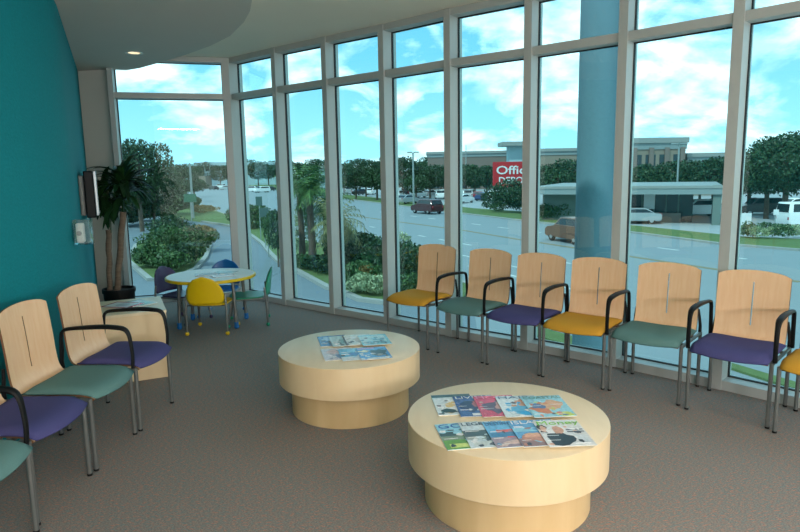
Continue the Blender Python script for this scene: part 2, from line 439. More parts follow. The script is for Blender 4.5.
def chair_frame(root, arms):
    for sx in (-1, 1):
        for sy in (1, -1):
            x = sx*.238; y = .235*sy
            mb = MB(); mb.tube([(x, y, 0.006), (x, y, .415)], .0125, 12)
            lg = mb.build('leg', M['steel'], root, True)
            MB().lathe([(0, 0), (.0135, 0), (.0135, .012), (.0, .013)], 12, (x, y)).build('glide', M['black'], lg, True)
    mb = MB()
    for sx in (-1, 1): mb.tube([(sx*.238, .235, .405), (sx*.238, -.235, .405)], .011, 8)
    for y in (.13, -.12): mb.tube([(-.238, y, .398), (.238, y, .398)], .010, 8)
    mb.build('seat_frame', M['steel'], root, True)
    for sx in (-1, 1):
        x = sx*.234
        MB().tube([(x, -.235, .40), (x, -.238, .46), (x*.97, -.234, .52), (x*.93, -.236, .58)], [.012, .011, .010, .008], 8).build('back_upright', M['black'], root, True)
        if arms:
            xa = sx*.252
            path = [(xa, .226, .418), (xa, .232, .50), (xa, .224, .60), (xa, .213, .645), (xa, .192, .668), (xa, .150, .678), (xa, .05, .684), (xa, -.08, .678), (xa, -.17, .670), (xa, -.204, .655), (xa, -.217, .62), (xa, -.226, .52), (xa, -.235, .41)]
            pts = smooth_prof(path, 3)
            rr = []
            for k in range(len(pts)):
                s = k/(len(pts)-1); rr.append(.0135+.0085*math.exp(-((s-.45)/.2)**2))
            MB().tube(pts, rr, 8, flat_=.72).build('armrest', M['black'], root, True)
def make_chair(seat, arms, label, group):
    root = empty('waiting_chair', (0, 0, 0), 0, label, 'chair', group)
    o = link('backrest_shell', shell_me, [M['ply'], M['plyedge']], root)
    sm = o.modifiers.new('thick', 'SOLIDIFY'); sm.thickness = .011; sm.offset = -1; sm.material_offset_rim = 1
    es = o.modifiers.new('edges', 'EDGE_SPLIT'); es.split_angle = R(35)
    link('seat_cushion', cush[seat], None, root)
    chair_frame(root, arms)
    return root
GR, GL = 'waiting chairs along the windows', 'waiting chairs against the teal wall'
right = [  # (front-left leg, front-right leg) floor points seen in the room, seat colour, arms
    ((-.118, 5.748), (.236, 5.412), 'mustard', 0, 'armless maple waiting chair with mustard seat, at the far end of the window row'),
    ((.324, 5.345), (.68, 4.985), 'sage', 1, 'maple waiting chair with sea green seat and black arms, between mustard and indigo chairs'),
    ((.735, 4.965), (1.058, 4.66), 'plum', 0, 'armless maple waiting chair with indigo seat, third from the far end of window row'),
    ((1.113, 4.635), (1.459, 4.32), 'mustard', 1, 'maple waiting chair with mustard seat and two black arms, middle of window row'),
    ((1.524, 4.31), (1.865, 3.99), 'sage', 0, 'armless maple waiting chair with sea green seat, between mustard and indigo armchairs'),
    ((1.911, 3.935), (2.235, 3.593), 'plum', 1, 'maple waiting chair with indigo seat and two black arms, near end of window row'),
    ((2.262, 3.545), (2.575, 3.185), 'mustard', 0, 'maple waiting chair with mustard seat, cut off by the edge of the photo')]
protos = {}
def put(cx, cy, rz, seat, arms, label, group):
    k = (seat, arms)
    if k not in protos:
        o = make_chair(seat, arms, label, group); o.location = (cx, cy, 0); o.rotation_euler = (0, 0, rz); protos[k] = o
    else: copy_tree(protos[k], (cx, cy, 0), rz, label, group)
def place(fl, fr, seat, arms, label, group, turn=0.0):
    # fl/fr: the two front legs, as seen from in front (viewer's left, viewer's right)
    fl, fr = Vector(fl), Vector(fr); m = (fl+fr)/2; t = (fr-fl).normalized()
    fwd = Vector((t.y, -t.x))                       # towards the viewer
    c = m-fwd*.235
    rz_ = math.atan2(fwd.y, fwd.x)-math.pi/2+turn
    c = m-Vector((-math.sin(rz_), math.cos(rz_)))*.235
    put(c.x, c.y, rz_, seat, arms, label, group)
for a, b, s, ar, lb in right: place(a, b, s, ar, lb, GR, R(3.2))
left = [((-1.688, 3.725), (-1.660, 4.21), 'plum', 1, 'maple waiting chair with indigo seat and two black arms, next to the maple box table'),
        ((-1.712, 3.195), (-1.70, 3.68), 'sage', 0, 'armless maple waiting chair with sea green seat, between two indigo chairs by the teal wall'),
        ((-1.73, 2.665), (-1.722, 3.15), 'plum', 0, 'armless maple waiting chair with indigo seat, nearest fully visible chair by the teal wall'),
        ((-1.700, 2.13), (-1.700, 2.612), 'sage', 1, 'maple waiting chair with sea green seat, cut off at the lower left corner')]
for a, b, s, ar, lb in left: place((a[0]+.016, a[1]), (b[0]+.016, b[1]), s, ar, lb, GL)

# ------------------------------------------------------------------ round coffee tables
def drum(x, y, label):
    r = empty('coffee_table', (x, y, 0), 0, label, 'table', 'round maple drum tables')
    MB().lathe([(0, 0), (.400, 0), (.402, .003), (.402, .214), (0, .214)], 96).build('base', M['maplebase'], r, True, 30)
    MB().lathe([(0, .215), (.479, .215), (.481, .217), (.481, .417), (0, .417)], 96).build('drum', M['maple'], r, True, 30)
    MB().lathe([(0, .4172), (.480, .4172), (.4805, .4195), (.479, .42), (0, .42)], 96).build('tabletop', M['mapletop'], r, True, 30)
    return r
drum(.507, 2.861, 'low round maple drum table nearest the camera, with ten magazines in two rows')
drum(-.357, 4.095, 'low round maple drum table farther back, with seven magazines on top')

# ------------------------------------------------------------------ magazines
def magazine(tlp, blp, z, label, group, base, shapes, title=None, tcol=(250, 250, 250), tsize=.05, w=.205, h=.272, th=.004, name='magazine'):
    """tlp/blp: where the cover's top-left and bottom-left corners lie; shapes: printed patches (x0,y0,x1,y1,rgb[,'o']) in cover units"""
    a = at_z(*tlp, z); b = at_z(*blp, z); a = Vector((a.x, a.y)); b = Vector((b.x, b.y))
    dn = (b-a).normalized(); rt = Vector((-dn.y, dn.x))
    rz = math.atan2(rt.y, rt.x)
    mid = (a+b)/2; bl = mid+dn*h/2
    root = empty(name, (bl.x, bl.y, z), rz, label, 'magazine', group)
    MB().rbox((0, 0, 0), (w, h, th), .0012, 1).build('pages', M['white'], root)
    MB().box((-.0008, -.0005, th), (w+.0005, h+.0005, th+.0005)).build('cover', flat(base, .25), root)
    if shapes:
        mb = MB(); mats = []; rnd = random.Random(hash(label) % 997 if False else len(label)*7+int(tlp[0]))
        pal = [q[4] for q in shapes]+[base, (228, 230, 226), (60, 66, 78)]; extra = []
        for q in range(16):
            cx_, cy_, sx_, sy_ = rnd.uniform(.06, .9), rnd.uniform(.05, .72), rnd.uniform(.03, .11), rnd.uniform(.02, .08)
            extra.append((cx_-sx_, cy_-sy_, cx_+sx_, cy_+sy_, rnd.choice(pal), 'o'))
        for q in range(5):
            x_ = rnd.choice((.05, .6)); y_ = rnd.uniform(.05, .75); extra.append((x_, y_, x_+rnd.uniform(.15, .33), y_+.012, (236, 236, 232)))
        shapes = [q for q in shapes if len(q) == 5]+extra[:10]+[q for q in shapes if len(q) > 5]+extra[10:]
        for k, sp in enumerate(shapes):
            x0, y0, x1, y1, c = sp[:5]; x0 = max(0, x0); y0 = max(0, y0); x1 = min(1, x1); y1 = min(1, y1)
            m = flat(c, .3)
            if m not in mats: mats.append(m)
            mi = mats.index(m); z0 = th+.0005; z1 = z0+.00005*(k+1)
            if len(sp) > 5:
                cx, cy, rx, ry = (x0+x1)/2*w, (y0+y1)/2*h, (x1-x0)/2*w, (y1-y0)/2*h
                mb.prism([(min(w, max(0, cx+rx*u_*math.cos(2*math.pi*q/14))), min(h, max(0, cy+ry*u_*math.sin(2*math.pi*q/14)))) for q, u_ in enumerate([rnd.uniform(.6, 1.12) for _ in range(14)])], z0, z1, mi)
            else: mb.box((x0*w, y0*h, z0), (x1*w, y1*h, z1), mi)
        mb.build('cover_picture', mats, root)
    if title:
        o = link('masthead', text_mesh(title, tsize, -.0 if False else .0003, .0), flat(tcol, .3), root)
        xs = [v.co.x for v in o.data.vertices]; wd = max(xs)-min(xs)
        sc = min(1.6, (w*.94)/wd); o.scale = (sc, 1, 1)
        o.location = (w*.03, h-tsize*.86, th+.0022)
    return root
ZT = .4205
G2, G1 = 'magazines on the near drum table', 'magazines on the far drum table'
sky, dk, skin, wh, gr = (120, 190, 226), (40, 52, 66), (214, 156, 124), (236, 238, 236), (120, 160, 70)
seq = [
 ((430.5, 395.3), (439.2, 417.2), (214, 232, 236), [(0, .86, 1, 1, (60, 92, 96)), (.2, .1, .75, .75, (238, 236, 230), 'o'), (.25, .3, .5, .6, (224, 190, 120), 'o'), (.1, .05, .5, .3, (30, 60, 56), 'o')], None, (0, 0, 0), 'white and teal magazine at the far left corner of the near drum table'),
 ((451.5, 395.3), (462.2, 420), (70, 96, 150), [(.1, .2, .9, .8, (36, 52, 92), 'o'), (.35, .4, .8, .78, (176, 96, 96), 'o'), (.3, .03, .8, .14, (238, 236, 240))], 'LIVING', (238, 240, 246), 'dark blue magazine in the back row of near drum table, second from the left'),
 ((472, 395.8), (484, 419.5), (206, 62, 90), [(.05, .1, .95, .8, (92, 70, 92), 'o'), (.35, .2, .9, .7, (190, 140, 130), 'o')], 'HOME', (240, 120, 160), 'pink and crimson magazine in middle of the back row on near drum table'),
 ((494, 395.8), (507, 419.4), (214, 234, 244), [(.15, .05, .95, .6, (96, 176, 214), 'o'), (.4, .45, .8, .86, (196, 140, 104), 'o'), (.3, .0, .95, .3, (40, 160, 214), 'o')], 'HAIR', (30, 92, 132), 'pale blue magazine with a person in turquoise on its cover, near drum table back row'),
 ((519, 396.4), (535.5, 419.4), (150, 204, 220), [(.0, .1, .6, .7, (206, 120, 70), 'o'), (.35, .25, .95, .78, (216, 164, 120), 'o'), (.1, .35, .45, .65, (70, 110, 160), 'o'), (.5, 0, 1, .22, (196, 210, 96), 'o')], 'COASTAL', (40, 116, 96), 'orange and turquoise magazine on top of the back row, near drum table'),
 ((434.2, 424.8), (448, 451.8), (150, 206, 232), [(0, 0, 1, .34, (104, 158, 60)), (0, .34, 1, .62, (122, 142, 120)), (0, .5, 1, .66, (60, 84, 84)), (.1, .06, .8, .2, (206, 220, 120))], 'GOLF', (20, 90, 170), 'golf magazine with a green course on its cover, nearest left corner of drum table'),
 ((457.8, 422.7), (472, 450.4), (206, 218, 224), [(0, .3, 1, .66, (70, 84, 86)), (0, .3, 1, .42, (150, 158, 150)), (.1, .05, .7, .22, (196, 204, 200)), (.4, .03, .95, .2, (96, 100, 104), 'o')], 'LEGENDS', (40, 60, 80), 'grey magazine with a landscape cover, second in the front row on near drum table'),
 ((481.4, 422.7), (497.9, 449.6), (112, 178, 220), [(0, .0, 1, .38, (160, 140, 150)), (0, .38, 1, .55, (70, 130, 170)), (.2, .56, .9, .66, (220, 90, 80)), (.1, .08, .8, .25, (210, 180, 170), 'o')], 'DESTINATION', (30, 80, 130), 'blue travel magazine in the middle of front row on near drum table'),
 ((507, 421.6), (524.5, 448.2), (104, 168, 214), [(0, .0, 1, .3, (150, 120, 120)), (.1, .1, .9, .5, (196, 140, 120), 'o'), (0, .55, 1, .7, (140, 200, 226)), (.1, .3, .6, .5, (226, 170, 140), 'o')], 'ISLAND', (230, 240, 250), 'blue magazine with flesh-toned cover figure, fourth in the front row on near drum table'),
 ((532.2, 421.6), (549.7, 447.8), (236, 240, 240), [(.02, .0, .72, .5, (36, 40, 48), 'o'), (.28, .42, .56, .82, (212, 156, 128), 'o'), (.0, .5, .22, .82, (206, 160, 136), 'o'), (.0, .62, .24, .84, (50, 36, 32), 'o'), (.03, .55, .2, .78, (214, 166, 140), 'o'), (.7, .1, .95, .4, (206, 214, 218)), (.6, .58, .97, .62, (60, 64, 80)), (.6, .5, .97, .54, (60, 64, 80))], 'Money', (120, 190, 40), 'white finance magazine with two people on its cover, front row end of near drum table'),
]
for k, (a, b, base, shp, ti, tcl, lab) in enumerate(seq):
    magazine(a, b, ZT+(k % 5)*.0042, lab, G2, base, shp, ti, tcl, .048 if ti not in ('GOLF', 'Money') else .062, th=.0035)
seq1 = [
 ((316.7, 336.3), (321.4, 348.2), (60, 110, 160), [(.2, .1, .9, .6, (30, 46, 70), 'o'), (.1, .5, .6, .9, (150, 190, 220), 'o')], 'dark blue magazine at back left of the far drum table'),
 ((328, 336.3), (333.8, 348.2), (196, 224, 226), [(.2, .2, .7, .7, (110, 150, 150), 'o'), (.6, .1, .9, .5, (70, 80, 80), 'o')], 'pale green magazine second in back row of far drum table'),
 ((341, 335.2), (347.3, 347.4), (222, 220, 208), [(0, 0, .06, 1, (40, 44, 50)), (.3, .2, .8, .7, (206, 190, 170), 'o')], 'cream magazine with a dark spine in back row of far drum table'),
 ((357, 335.4), (364, 347.2), (140, 204, 220), [(.0, .3, .9, .9, (190, 226, 232)), (.1, .1, .8, .35, (100, 150, 160)), (.4, .4, .9, .7, (90, 160, 180), 'o')], 'light turquoise magazine at right end of back row on far drum table'),
 ((320, 348.6), (326, 363), (206, 200, 206), [(.3, .1, .8, .5, (110, 130, 170), 'o'), (.1, .5, .6, .9, (214, 180, 176), 'o')], 'greyish pink magazine at front left of the far drum table'),
 ((337, 348.7), (343.6, 363), (120, 190, 226), [(0, .0, 1, .3, (226, 232, 230)), (.2, .3, .9, .6, (70, 130, 190), 'o'), (.5, .2, .9, .45, (230, 232, 220), 'o')], 'sky blue magazine in middle of front row on far drum table'),
 ((355, 348), (362.2, 361.8), (96, 160, 214), [(.35, .2, 1, .8, (60, 84, 88), 'o'), (.1, .6, .4, .8, (226, 220, 190), 'o'), (.05, .88, .6, .98, (190, 150, 210)), (0, 0, .9, .12, (226, 232, 230))], 'blue magazine with dark green picture at front right of far drum table'),
]
for k, (a, b, base, shp, lab) in enumerate(seq1):
    magazine(a, b, ZT+(k if k < 4 else k-4)*.0042, lab, G1, base, shp, th=.0035, w=.20, h=.265)

# ------------------------------------------------------------------ maple box table with magazines
Ab = Vector((-1.865, 4.80)); ux = Vector((-.905, -.425)).normalized(); uy = Vector((-ux.y, ux.x))
if uy.y < 0: uy = -uy
rz = math.atan2(uy.y, uy.x)-math.pi/2
bt = empty('side_table', (Ab.x, Ab.y, 0), rz, 'square maple box side table standing between the indigo armchair and potted plant', 'table')
WB, DB, HB = .55, .63, .55
MB().box((-WB+.004, .004, 0), (-.004, DB-.004, HB-.022)).build('box_body', M['maple'], bt)
MB().rbox((-WB, 0, HB-.022), (0, DB, HB), .002, 1).build('table_top', M['mapletop'], bt)
def loose(cx, cy, z, rz_, label, name, cat, group, base, shp, w=.205, h=.27, th=.004, tt=None):
    r = empty(name, (cx, cy, z), rz_, label, cat, group)
    MB().rbox((-w/2, -h/2, 0), (w/2, h/2, th), .001, 1).build('pages', M['white'], r)
    MB().box((-w/2-.0006, -h/2-.0006, th), (w/2+.0006, h/2+.0006, th+.0006)).build('cover', flat(base, .25), r)
    mb = MB(); mats = []
    for k, sp in enumerate(shp):
        x0, y0, x1, y1, c = sp[:5]; m = flat(c, .3)
        if m not in mats: mats.append(m)
        mi = mats.index(m); z0 = th+.0006; z1 = z0+.00015*(k+1)
        cx2, cy2, rx, ry = ((x0+x1)/2-.5)*w, ((y0+y1)/2-.5)*h, (x1-x0)/2*w, (y1-y0)/2*h
        if len(sp) > 5: mb.prism([(cx2+rx*math.cos(2*math.pi*q/12), cy2+ry*math.sin(2*math.pi*q/12)) for q in range(12)], z0, z1, mi)
        else: mb.box((cx2-rx, cy2-ry, z0), (cx2+rx, cy2+ry, z1), mi)
    mb.build('cover_picture', mats, r)
    return r
p = at_z(137, 303.5, HB); loose(p.x, p.y, HB, rz+.5, 'white and green magazine lying on the maple box side table', 'magazine', 'magazine', 'magazines on the side table', (206, 222, 214), [(.1, .1, .9, .5, (120, 170, 160)), (.2, .6, .8, .85, (236, 236, 236))])
p = at_z(123, 306, HB); loose(p.x, p.y, HB+.0055, rz+.9, 'red edged magazine lying across another on maple box side table', 'magazine', 'magazine', 'magazines on the side table', (196, 52, 60), [(.08, .12, .92, .95, (224, 226, 226)), (.2, .3, .8, .7, (170, 190, 200), 'o')])

# ------------------------------------------------------------------ children's table and chairs
KX, KY, KH = -2.03, 6.53, .55
kt = empty('kids_table', (KX, KY, 0), 0, 'small round white play table with yellow rim and blue feet', 'table')
MB().lathe([(0, KH-.004), (.448, KH-.004), (.452, KH-.002), (.450, KH), (0, KH)], 64).build('table_top', M['ktop'], kt, True, 30)
MB().lathe([(0, KH-.034), (.458, KH-.034), (.468, KH-.028), (.468, KH-.008), (.460, KH-.0015), (.452, KH-.0015), (.452, KH-.005), (0, KH-.005)], 64).build('rim', M['ylw'], kt, True, 50)
for sx, sy in ((-1, -1), (1, -1), (-1, 1), (1, 1)):
    x, y = sx*.30, sy*.21
    lg = MB().tube([(x*1.0, y*1.0, .05), (x*.94, y*.94, KH-.036)], .018, 12).build('leg', M['steel'], kt, True)
    MB().ball((x, y, .027), .027).tube([(x, y, .03), (x, y, .075)], .023, 12).build('ball_foot', M['blu'], lg, True)
def kid_chair(cx, cy, rz, col, label):
    r = empty('kids_chair', (cx, cy, 0), rz, label, 'chair', 'small chairs around the play table')
    # +y is the way the chair faces; the backrest is at -y
    m = M[col]
    pl = []
    for k in range(28):
        a = 2*math.pi*k/28; e = .55
        pl.append((.19*math.copysign(abs(math.cos(a))**e, math.cos(a)), .01+.18*math.copysign(abs(math.sin(a))**e, math.sin(a))))
    MB().prism(pl, .300, .316).build('seat', m, r)
    bm = bmesh.new(); nx, nz = 16, 10; rows = []
    for j in range(nz+1):
        t = j/nz; row = []
        z = .325+.285*t
        tt = min(1, max(0, (t-.25)/.75)); hw = .190*math.sqrt(max(.0009, 1-tt*tt*.995)) if tt > 0 else .190-.03*(1-t/.25)**2
        for i in range(nx+1):
            u = -1+2*i/nx
            row.append(bm.verts.new((hw*u, -.235+.05*(u*hw/.19)**2-.035*t, z)))
        rows.append(row)
    for j in range(nz):
        for i in range(nx): bm.faces.new((rows[j][i], rows[j][i+1], rows[j+1][i+1], rows[j+1][i]))
    bmesh.ops.recalc_face_normals(bm, faces=bm.faces)
    me = bpy.data.meshes.new('backrest'); bm.to_mesh(me); bm.free()
    o = link('backrest', me, m, r, True); s = o.modifiers.new('t', 'SOLIDIFY'); s.thickness = .012; s.offset = 0
    for sx in (-1, 1):
        for sy in (-1, 1):
            x, y = sx*.205, sy*.205
            top = (sx*.195, -.185, .42) if sy < 0 else (sx*.19, .12, .298)
            pts = [(x, y, .04), (x, y*.97, .25), top] if sy < 0 else [(x, y, .04), (x*.96, y*.8, .26), top]
            lg = MB().tube(pts, .012, 10).build('leg', M['steel'], r, True)
            MB().ball((x, y, .022), .022).build('ball_foot', m, lg, True)
    MB().tube([(-.2, -.19, .30), (-.195, .12, .292)], .010, 8).tube([(.2, -.19, .30), (.195, .12, .292)], .010, 8).tube([(-.2, -.12, .293), (.2, -.12, .293)], .009, 8).build('seat_frame', M['steel'], r, True)
    return r
kid_chair(-1.96, 6.27, 0, 'ylw', 'bright yellow child chair seen from behind, in front of the play table')
kid_chair(-1.66, 6.58, R(101), 'grn', 'green child chair to the side of the play table nearest the long window wall')
kid_chair(-2.08, 7.02, R(180), 'blu', 'blue child chair behind the play table')
kid_chair(-2.42, 6.72, R(-112), 'pur', 'dark purple child chair on the plant side of play table')
loose(KX-.03, KY-.02, KH+.0005, .3, 'brown picture book lying open on the play table', 'picture_book', 'book', 'books on the play table', (120, 70, 60), [(.1, .1, .9, .9, (150, 90, 70)), (.3, .3, .8, .7, (70, 60, 60), 'o')], .26, .16, .006)
loose(KX+.13, KY+.1, KH+.0005, -.2, 'pale grey picture book at the far side of play table top', 'picture_book', 'book', 'books on the play table', (196, 206, 196), [(.1, .1, .9, .9, (160, 180, 170)), (.3, .3, .8, .7, (90, 110, 110), 'o')], .24, .17, .006)
loose(KX+.16, KY-.12, KH+.0005, .6, 'pinkish picture book on the play table near the green chair', 'picture_book', 'book', 'books on the play table', (206, 176, 176), [(.1, .1, .9, .5, (226, 210, 206)), (.3, .5, .8, .9, (150, 130, 140), 'o')], .22, .15, .005)

# ------------------------------------------------------------------ potted dracaena
px_, py_ = -2.98, 6.42
pt = empty('potted_dracaena', (px_, py_, 0), 0, 'tall potted cane plant with long dark leaves in a black pot by the pier', 'plant')
pot = MB().lathe([(0, 0), (.12, 0), (.13, .01), (.155, .40), (.165, .40), (.165, .44), (.15, .44), (.146, .40), (0, .40)], 40).build('pot', M['black'], pt, True, 40)
MB().lathe([(0, .425), (.1, .418), (.145, .41), (.145, .401), (0, .401)], 32).build('soil', M['soil'], pt, True)
def blades(mb, c, n, L, seed, up=.5, w=.026):
    rnd = random.Random(seed); bm = mb.bm
    for k in range(n):
        a = rnd.uniform(0, 2*math.pi); e = rnd.uniform(-.15, 1.35) ; l = L*rnd.uniform(.7, 1.1)
        o = Vector((c[0], c[1], c[2]+rnd.uniform(-.12, .10))); d = Vector((math.cos(a)*math.cos(e), math.sin(a)*math.cos(e), math.sin(e)))
        p = o.copy(); prev = None; seg = 8
        for j in range(seg+1):
            t = j/seg; ww = w*(.5+1.0*math.sin(math.pi*min(1, t*1.02+.06))**.8)*(1 if t < .95 else .25)
            side = d.cross(Vector((0, 0, 1))); side = side.normalized() if side.length > .05 else Vector((-math.sin(a), math.cos(a), 0))
            nrm = side.cross(d).normalized()
            cur = [bm.verts.new(p-side*ww), bm.verts.new(p-nrm*ww*.35), bm.verts.new(p+side*ww)]
            if prev:
                for q in (0, 1): bm.faces.new((prev[q], prev[q+1], cur[q+1], cur[q]))
            prev = cur; p = p+d*(l/seg)
            d = (d+Vector((0, 0, -.25*(1-.3*t)))).normalized()
def on(px, py, Y): q = at_y(px, py, Y); return (q.x-px_, q.y-py_, q.z)
b1 = on(110, 291, 6.44); t1 = on(108.5, 230, 6.42); b2 = on(117, 290, 6.38); t2 = on(123, 212, 6.35)
b1 = (b1[0], b1[1], .41); b2 = (b2[0], b2[1], .41)
def cane(b, t, r):
    n = 9; pts = [tuple(b[i]+(t[i]-b[i])*k/n+(.004*math.sin(k*1.7+i) if 0 < k < n and i < 2 else 0) for i in range(3)) for k in range(n+1)]
    return MB().tube(pts, [r*(.88+.04*math.sin(k*2.1)) for k in range(n+1)], 12)
c1 = cane(b1, t1, .033).build('cane', M['cane'], pt, True); c2 = cane(b2, t2, .036).build('cane', M['cane'], pt, True)
f1 = MB(); s1 = (t1[0]-.03, t1[1]+.02, t1[2]+.30); blades(f1, s1, 60, .38, 3, w=.02)
f1.tube([(t1[0]+.02, t1[1], t1[2]-.03), (t1[0]+.03, t1[1], t1[2]+.12), s1], .012, 6)
def clear_wall(mb):
    for v in mb.bm.verts:
        g = Vector((v.co.x+px_, v.co.y+py_)); dd = (g-Vector((-2.56, 4.90))).dot(wn0)
        if dd < .05: g += wn0*(.05-dd)*1.02
        e = (g-JAMB).dot(Vector((tl.y, -tl.x)))
        if e < .17: g += Vector((tl.y, -tl.x))*(.17-e)
        v.co.x, v.co.y = g.x-px_, g.y-py_
_wd = (CORNER-Vector((-2.56, 4.90))).normalized(); wn0 = Vector((_wd.y, -_wd.x)); wn0 = wn0 if wn0.x > 0 else -wn0
clear_wall(f1); f1.build('foliage', M['dracaena'], pt, True, 60)
f2 = MB(); s2 = (t2[0]+.02, t2[1], t2[2]+.24); blades(f2, s2, 60, .42, 5, w=.021)
f2.tube([t2, s2], .016, 6); clear_wall(f2); f2.build('foliage', M['dracaena'], pt, True, 60)

# ------------------------------------------------------------------ television on its bracket and the clear wall box
def wall_x(y): return -2.56-(3.92-2.56)/(7.86-4.90)*(y-4.90)
wd = (CORNER-Vector((-2.56, 4.90))).normalized(); wn = Vector((wd.y, -wd.x)); wn = wn if wn.x > 0 else -wn
tvy = 5.55
tb = Vector((wall_x(tvy), tvy))
rz = math.atan2(wd.y, wd.x)                       # local x along the wall (away from camera); local +y = into the wall
nloc = 1 if (Vector((-wd.y, wd.x)).dot(wn) > 0) else -1
tv = empty('television', (tb.x, tb.y, 1.46), rz, 'flat silver edged television on a black bracket on the teal wall above the plant', 'television')
def nb(lo, hi): # box given with y = distance out from wall
    y0, y1 = sorted((lo[1]*nloc, hi[1]*nloc)); return (lo[0], y0, lo[2]), (hi[0], y1, hi[2])
MB().rbox(*nb((0, .045, -.22), (.52, .125, .20)), .012, 2).build('housing', M['black'], tv)
MB().rbox(*nb((-.005, .125, -.20), (.525, .150, .20)), .006, 2).build('bezel', M['silver'], tv)
MB().box(*nb((.03, .1501, -.17), (.49, .1515, .17))).build('screen', plain('tv_screen', (12, 14, 18), .08), tv)
br = MB(); br.rbox(*nb((.03, .001, -.20), (.30, .044, .16)), .01, 2); br.build('wall_bracket', M['greypl'], tv)
# box: find the wall point whose protruding box shows at that spot
ws = [p for p in wall_left if p.y > 3.9]; by = 4.62
for a_, b_ in zip(ws, ws[1:]):
    if b_.y <= by <= a_.y: bb = a_+(b_-a_)*((a_.y-by)/(a_.y-b_.y)); dirw = (a_-b_).normalized()
rzc = math.atan2(dirw.y, dirw.x)
cb = empty('clear_box_dispenser', (bb.x+.006, bb.y, 1.10), rzc, 'clear acrylic box dispenser with round silver knob mounted on the teal wall', 'dispenser')
def shell_box(lo, hi, t, mat, name, parent):
    m = MB(); x0, y0, z0 = lo; x1, y1, z1 = hi
    m.box((x0, y0, z0), (x1, y1, z0+t)); m.box((x0, y0, z0+t), (x0+t, y1, z1)); m.box((x1-t, y0, z0+t), (x1, y1, z1))
    m.box((x0+t, y0, z0+t), (x1-t, y0+t, z1)); m.box((x0+t, y1-t, z0+t), (x1-t, y1, z1)); return m.build(name, mat, parent)
lo, hi = nb((0, .008, 0), (.12, .125, .185)); shell_box(lo, hi, .004, M['acrylic'], 'acrylic_case', cb)
MB().rbox(*nb((.015, .02, .012), (.08, .075, .16)), .012, 2).build('container', M['white'], cb)
kx = MB().lathe([(0, -.012), (.016, -.012), (.019, -.004), (.014, 0), (0, 0)], 16); bmesh.ops.transform(kx.bm, matrix=Matrix.Translation((.012, nloc*.045, .085)) @ Matrix.Rotation(-math.pi/2, 4, 'Y').inverted(), verts=kx.bm.verts); kx.build('knob', M['hub'], cb, True)

# ================================================================== OUTSIDE
def gp(px, py, z=GZ): q = at_z(px, py, z); return (q.x, q.y)
def ground_poly(name, pts, z0, z1, mat, parent=None):
    o = MB().prism(pts, z0, z1).build(name, mat, parent)
    if not parent: struct(o)
    return o
struct(MB().box((-400, 6, GZ-.6), (450, 900, GZ-.03)).build('ground', M['grass']))
near = [gp(*q) for q in ((199.6, 205), (225, 214.5), (246, 221.5), (260, 227), (277, 234), (342, 250), (384, 262), (417, 271), (470, 286))]
far = [gp(*q) for q in ((346, 199), (400, 206), (461, 213.6), (522, 221), (640, 234), (720, 244.5), (800, 251))]
dirn = (Vector(far[0])-Vector(far[1])).normalized()
farL = [tuple(Vector(far[0])+dirn*k) for k in (260, 90)]
nd = Vector((-.36, .933)).normalized(); nearL = [tuple(Vector(near[0])+nd*k) for k in (70, 250)]
road = farL+far+[(33, 26), (45, 14), (2, 14)]+near[::-1]+nearL
ro = ground_poly('road', road, GZ-.03, GZ, M['asphalt'])
def strip(pts, w, z0, z1, mat, name, parent=None):
    mb = MB(); pts = [Vector(p) for p in pts]; L = []; Rr = []
    for i, p in enumerate(pts):
        t = (pts[min(i+1, len(pts)-1)]-pts[max(i-1, 0)]).normalized(); nn = Vector((-t.y, t.x))*w/2
        L.append(tuple(p+nn)); Rr.append(tuple(p-nn))
    mb.prism(L+Rr[::-1], z0, z1); return mb.build(name, mat, parent)
# lane lines: yellow median and white lanes, painted on the road
med = [gp(*q) for q in ((330, 212.5), (396, 221.5), (461, 230), (522, 240), (640, 258), (800, 282))]
strip(med, .35, GZ, GZ+.012, M['ypaint'], 'yellow_line', ro)
def dashes(a, b, n, duty=.35):
    a, b = Vector(a), Vector(b)
    for k in range(n):
        p, q = a+(b-a)*(k/n), a+(b-a)*((k+duty)/n); strip([p, q], .22, GZ, GZ+.012, M['paint'], 'lane_line', ro)
dashes(gp(345, 222), gp(800, 306), 14); dashes(gp(345, 238), gp(620, 300), 8)
dashes(gp(380, 212), gp(800, 266), 12); strip([gp(355, 231), gp(420, 246), gp(520, 268)], .15, GZ, GZ+.012, M['paint'], 'lane_line', ro)
# driveway and parking on this side
ground_poly('driveway', [gp(199, 222), gp(150, 215), (-60, 40), (-40, 10), (2, 10), (45, 13.9), (2, 13.95), gp(470, 286), gp(417, 271), gp(384, 262), gp(277, 234)], GZ-.031, GZ-.006, M['drive'])
isl = [gp(*q) for q in ((199.6, 205), (225, 214.5), (246, 221.5), (260, 227), (277, 234), (342, 250), (384, 262), (417, 271), (470, 286), (462, 303), (420, 306), (384, 304), (360, 301), (342, 293), (328, 289), (310, 279), (292, 269), (278, 262), (270, 254), (262, 244), (247, 233), (230, 226), (202, 222))]
ground_poly('lawn_island', isl, GZ-.02, GZ+.10, M['grass'])
struct(strip(isl[9:], .28, GZ-.02, GZ+.15, M['kerb'], 'kerb'))
struct(strip(far, .3, GZ-.02, GZ+.13, M['kerb'], 'kerb'))
struct(strip(isl[:9], .25, GZ-.02, GZ+.13, M['kerb'], 'kerb'))
bed = [gp(*q) for q in ((205, 233), (210, 245), (206, 258), (196, 270), (176, 279), (150, 281), (128, 262), (136, 246), (170, 234))]
ground_poly('planting_bed', bed, GZ-.02, GZ+.10, M['grass']); struct(strip(bed+bed[:1], .28, GZ-.02, GZ+.15, M['kerb'], 'kerb'))
